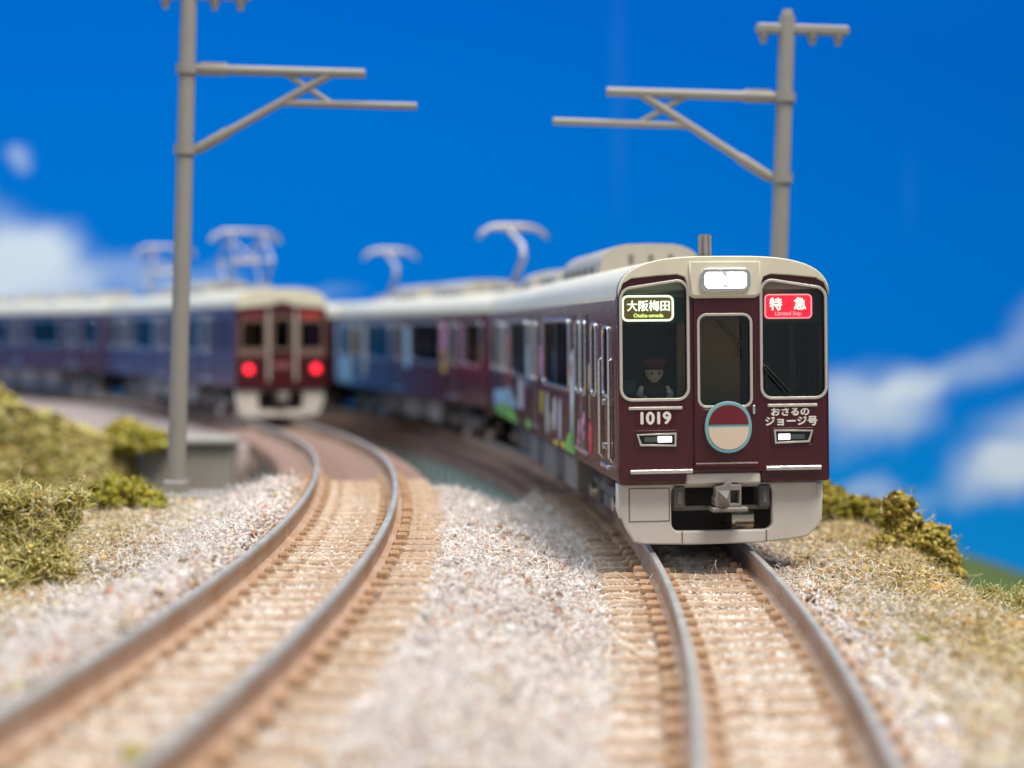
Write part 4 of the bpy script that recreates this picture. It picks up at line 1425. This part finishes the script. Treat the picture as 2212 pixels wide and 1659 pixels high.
side_prints(lead, [
    ('pale_print', [(2.72, 0.74), (2.96, 0.70), (3.02, 1.30), (2.95, 1.72), (2.78, 1.78), (2.70, 1.3)], 'decal_white'),
    ('green_print', [(2.70, 0.68), (3.5, 0.68), (3.2, 0.86), (2.9, 0.92), (2.82, 1.22), (2.70, 1.24)], 'decal_green'),
    ('red_print', ell(2.92, 1.56, 0.07, 0.09), 'decal_red'),
    ('red_print', ell(2.98, 1.10, 0.06, 0.05), 'decal_tan'),
    ('tan_print', ell(1.66, 1.52, 0.07, 0.14), 'decal_tan'),
    ('tan_print', [(1.62, 1.12), (1.68, 1.12), (1.68, 1.36), (1.62, 1.36)], 'decal_tan'),
    ('red_oval_print', ell(1.62, 0.93, 0.13, 0.16), 'decal_red'),
    ('pale_dash_print', [(1.56, 0.99), (1.66, 1.02), (1.66, 1.05), (1.56, 1.02)], 'decal_white'),
    ('pale_dash_print', [(1.58, 0.88), (1.68, 0.91), (1.68, 0.94), (1.58, 0.91)], 'decal_white'),
    ('pink_print', ell(2.02, 1.10, 0.05, 0.07), 'decal_pink'), ('pink_print', ell(2.14, 1.02, 0.06, 0.08), 'decal_pink'),
    ('pink_print', ell(2.38, 0.98, 0.06, 0.09), 'decal_pink'), ('pink_print', ell(2.05, 0.92, 0.04, 0.05), 'decal_pink'), ('pink_print', ell(2.45, 0.84, 0.05, 0.05), 'decal_pink'),
    ('pale_print', ell(3.85, 0.98, 0.10, 0.24), 'decal_white'), ('pale_print', ell(4.3, 1.02, 0.14, 0.20), 'decal_white'), ('pale_print', ell(5.0, 1.0, 0.12, 0.26), 'decal_white'),
    ('tan_print', ell(4.65, 0.90, 0.10, 0.12), 'decal_tan'), ('yellow_print', ell(3.62, 0.72, 0.16, 0.035), 'decal_yellow'), ('yellow_print', ell(4.2, 0.70, 0.2, 0.03), 'decal_yellow'),
    ('blue_print', ell(6.95, 1.5, 0.10, 0.3), 'decal_blue'), ('red_print', ell(9.35, 1.35, 0.10, 0.12), 'decal_red'), ('tan_print', ell(9.4, 1.0, 0.14, 0.18), 'decal_tan'),
    ('yellow_print', ell(5.55, 1.1, 0.12, 0.15), 'decal_yellow'), ('pink_print', ell(5.6, 1.6, 0.10, 0.2), 'decal_pink'), ('green_print', ell(7.0, 0.74, 0.3, 0.06), 'decal_green'),
    ('green_print', [(8.2, 0.66), (11.6, 0.66), (11.2, 0.82), (9.2, 0.86)], 'decal_green'),
    ('blue_print', [(8.3, 0.87), (9.2, 0.875), (11.2, 0.835), (11.7, 0.70), (11.9, 1.0), (9.3, 1.12)], 'decal_blue'),
    ('pale_print', [(7.6, 0.9), (8.15, 0.9), (8.15, 1.3), (7.6, 1.3)], 'decal_white'),
    ('red_print', [(9.6, 1.15), (9.75, 1.1), (9.75, 1.9), (9.6, 1.95)], 'decal_red'),
])
place(lead, AR, zr, 2.09, R(-0.5))

# driver behind the left windscreen : one small painted figure
def build_driver(parent_car):
    root = thing('driver_figure', 'small figure in maroon cap and dark uniform behind the left windscreen', 'figure')
    def lathe(name, prof, m, cx=0.0, sy=0.8, parent=root, n=20):
        b = MB()
        v, f = [], []
        for r, z in prof:
            for k in range(n):
                a = 2 * math.pi * k / n
                v.append((cx + r * math.cos(a), r * sy * math.sin(a), z))
        for i in range(len(prof) - 1):
            for k in range(n):
                l = (k + 1) % n
                f.append((i * n + k, i * n + l, (i + 1) * n + l, (i + 1) * n + k))
        f.append(tuple(range(n)))
        f.append(tuple((len(prof) - 1) * n + k for k in range(n - 1, -1, -1)))
        b.add(v, f)
        return b.build(name, m, parent, True)
    body = lathe('body', [(0.085, 0.0), (0.088, 0.06), (0.095, 0.10), (0.07, 0.135), (0.03, 0.15), (0.026, 0.165), (0.045, 0.175), (0.066, 0.20), (0.074, 0.235), (0.066, 0.27), (0.03, 0.295)], M['skin'], 0, 0.75)
    lathe('uniform_jacket', [(0.092, -0.002), (0.094, 0.06), (0.100, 0.10), (0.075, 0.138), (0.034, 0.152)], M['uniform'], 0, 0.8)
    hair = lathe('hair', [(0.079, 0.252), (0.080, 0.262), (0.074, 0.275)], M['uniform'], 0, 0.80)
    cap = lathe('cap', [(0.078, 0.268), (0.080, 0.285), (0.098, 0.315), (0.088, 0.335), (0.03, 0.345)], M['cap'], 0, 0.85)
    MB().box((-0.055, -0.10, 0.262), (0.055, -0.05, 0.272), 0.004).build('cap_peak', M['black'], cap)
    for s_ in (-1, 1):
        MB().tube([(s_ * 0.095, 0, 0.11), (s_ * 0.125, -0.03, 0.06), (s_ * 0.10, -0.075, 0.03)], [0.028, 0.025, 0.022], 8).build('sleeve', M['white_print'], root, True)
        MB().tube([(s_ * 0.10, -0.075, 0.03), (s_ * 0.09, -0.10, 0.04)], [0.022, 0.018], 8).build('hand', M['skin'], root, True)
        MB().tube([(s_ * 0.028, -0.046, 0.222), (s_ * 0.028, -0.0580, 0.222)], 0.010, 8).build('eye', M['black'], root, True)
    mw = parent_car.matrix_basis
    root.matrix_basis = mw @ Matrix.Translation((-0.60, 0.155, 1.345)) @ Matrix.Scale(1.15, 4)


build_driver(lead)

second = thing('train_car', 'blurred maroon second car with two raised single-arm pantographs', 'train car', 'cars of the maroon express train')
shell(second, False)
plate('front_wall', [[(-W2 + 0.01, BOT), (W2 - 0.01, BOT), (W2 - 0.01, CANT), (-W2 + 0.01, CANT)], rrect(-0.2, 1.3, 0.2, 2.0, 0.05)], 0.05, 'front', 0.05, M['maroon_matt'], second)
def copy_tree(o, parent=None):
    c = o.copy()
    COL.objects.link(c)
    c.parent = parent
    for ch in list(o.children):
        copy_tree(ch, c)
    return c


third = copy_tree(second)
pantograph_single(second, 1.35)
pantograph_single(second, 10.6)
ac_unit(second, 2.9, 5.2, 0.57, 0.36)
ac_unit(second, 6.2, 8.6, 0.57, 0.36)
side_prints(second, [
    ('pink_print', [(1.70, 1.30), (1.78, 1.30), (1.78, 2.05), (1.70, 2.05)], 'decal_pink'),
    ('pink_print', [(2.72, 1.32), (3.0, 1.32), (3.0, 2.08), (2.72, 2.08)], 'decal_pink'),
    ('yellow_print', [(2.72, 1.18), (3.0, 1.18), (3.0, 1.60), (2.72, 1.60)], 'decal_yellow'),
    ('pale_print', [(5.40, 1.2), (5.80, 1.2), (5.80, 2.0), (5.40, 2.0)], 'decal_blue'),
    ('pale_print', [(9.3, 0.9), (9.7, 0.9), (9.7, 2.05), (9.3, 2.05)], 'decal_white'),
    ('yellow_print', [(10.66, 1.3), (10.86, 1.3), (10.86, 2.0), (10.66, 2.0)], 'decal_yellow'),
    ('blue_print', [(12.1, 0.75), (12.5, 0.75), (12.5, 2.1), (12.1, 2.1)], 'decal_blue'),
    ('pale_print', [(10.7, 0.72), (12.05, 0.72), (12.05, 1.3), (10.7, 1.3)], 'decal_blue'),
])
place(second, AR, zr, 2.09 + 12.85)


# ------------------------------------------------------------------ the blurred train with red tail lamps
def tail_front(root):
    arc = roof_pts(24)
    outline = [(-W2, 0.62), (W2, 0.62)] + arc
    lw = rrect(-0.84, 1.43, -0.37, 1.97, 0.05)
    rw = rrect(0.37, 1.43, 0.84, 1.97, 0.05)
    dw = rrect(-0.17, 1.42, 0.17, 2.02, 0.05)
    fr = plate('front_panel', [outline, lw, rw, dw], 0.10, 'front', 0.05, M['maroon_matt'], root, 0.025)
    brow = list(reversed([p for p in arc if p[1] > CANT + 0.02]))
    loop = [(-W2 + 0.004, 2.2)] + brow + [(W2 - 0.004, 2.2), (0.86, 2.24), (0.18, 2.30), (0.12, 2.36), (-0.12, 2.36), (-0.18, 2.30), (-0.86, 2.24)]
    plate('roof_brow', [loop], 0.07, 'front', 0.012, M['cream'], root, 0.02)
    for lp in (lw, rw, dw):
        g = plate('windscreen', [off(lp, 0.02)], 0.014, 'front', 0.03, M['glass'], root)
        frame('window_frame', lp, 0.045, 0.03, 'front', -0.004, M['dull'], g)
    for x in (-0.285, 0.285):
        box('door_post', (x - 0.03, -0.02, 0.78), (x + 0.03, 0.004, 2.18), M['silver'], root, 0.01)
    box('waist_band', (-0.92, -0.010, 1.28), (-0.34, 0.004, 1.40), M['dull'], root, 0.006)
    box('waist_band', (0.34, -0.010, 1.28), (0.92, 0.004, 1.40), M['dull'], root, 0.006)
    plate('service_blind', [rrect(0.36, 2.03, 0.80, 2.17, 0.02)], 0.02, 'front', -0.008, mat('dim_red_blind', srgb(150, 44, 32), 0.5, emit=srgb(180, 50, 30), estr=0.12), root)
    plate('destination_blind', [rrect(-0.80, 2.03, -0.36, 2.17, 0.02)], 0.02, 'front', -0.008, M['badge_maroon'], root)
    plate('number_board', [rrect(-0.20, 1.02, 0.20, 1.16, 0.01)], 0.01, 'front', -0.004, mat('dusty_rose_board', srgb(126, 78, 84), 0.5), root)
    for x in (-0.70, 0.70):
        t = MB().tube([(x, -0.035, 1.02), (x, 0.01, 1.02)], 0.108, 22).build('tail_lamp', M['chrome'], root, True)
        MB().tube([(x, -0.042, 1.02), (x, -0.034, 1.02)], 0.088, 22).build('lamp_lens', M['red_lamp'], t, True)
    for a, b in ((-0.93, -0.30), (0.30, 0.93)):
        box('cab_back_wall', (a, 0.9, BOT + 0.1), (b, 0.95, 2.27), M['cabbrown'] if a < 0 else M['cab'], root)
    so = [(-0.93, 0.60), (-0.91, 0.35), (-0.82, 0.10), (-0.70, 0.05), (0.70, 0.05), (0.82, 0.10), (0.91, 0.35), (0.93, 0.60)]
    plate('skirt', [so, rrect(-0.46, 0.19, 0.48, 0.58, 0.10)], 0.07, 'front', 0.14, M['skirt'], root, 0.015)
    box('coupler_pocket', (-0.46, 0.34, 0.18), (0.46, 0.37, 0.62), M['black'], root)
    box('coupler', (-0.09, -0.06, 0.36), (0.13, 0.3, 0.54), M['midgrey'], root, 0.02)


red1 = thing('train_car', 'blurred maroon end car with two lit red tail lamps', 'train car', 'cars of the tail-lit train')
shell(red1, True)
tail_front(red1)
pantograph_diamond(red1, 2.6)
pantograph_diamond(red1, 9.9)
ac_unit(red1, 4.0, 5.6, 0.55, 0.36)
ac_unit(red1, 6.2, 8.2, 0.55, 0.36)
place(red1, AL, zl, 21.6)
red2 = thing('train_car', 'blurred bluish-maroon car cut by the left frame edge', 'train car', 'cars of the tail-lit train')
shell(red2, False)
plate('front_wall', [[(-W2 + 0.01, BOT), (W2 - 0.01, BOT), (W2 - 0.01, CANT), (-W2 + 0.01, CANT)], rrect(-0.2, 1.3, 0.2, 2.0, 0.05)], 0.05, 'front', 0.05, M['maroon_matt'], red2)
for a in (1.2, 4.2, 7.2, 10.2):
    ac_unit(red2, a, a + 1.3, 0.5, 0.33)
place(red2, AL, zl, 21.6 + 12.85)

third['label'] = 'blurred maroon third car, mostly hidden behind the tail-lit train'
place(third, AR, zr, 2.09 + 2 * 12.85)
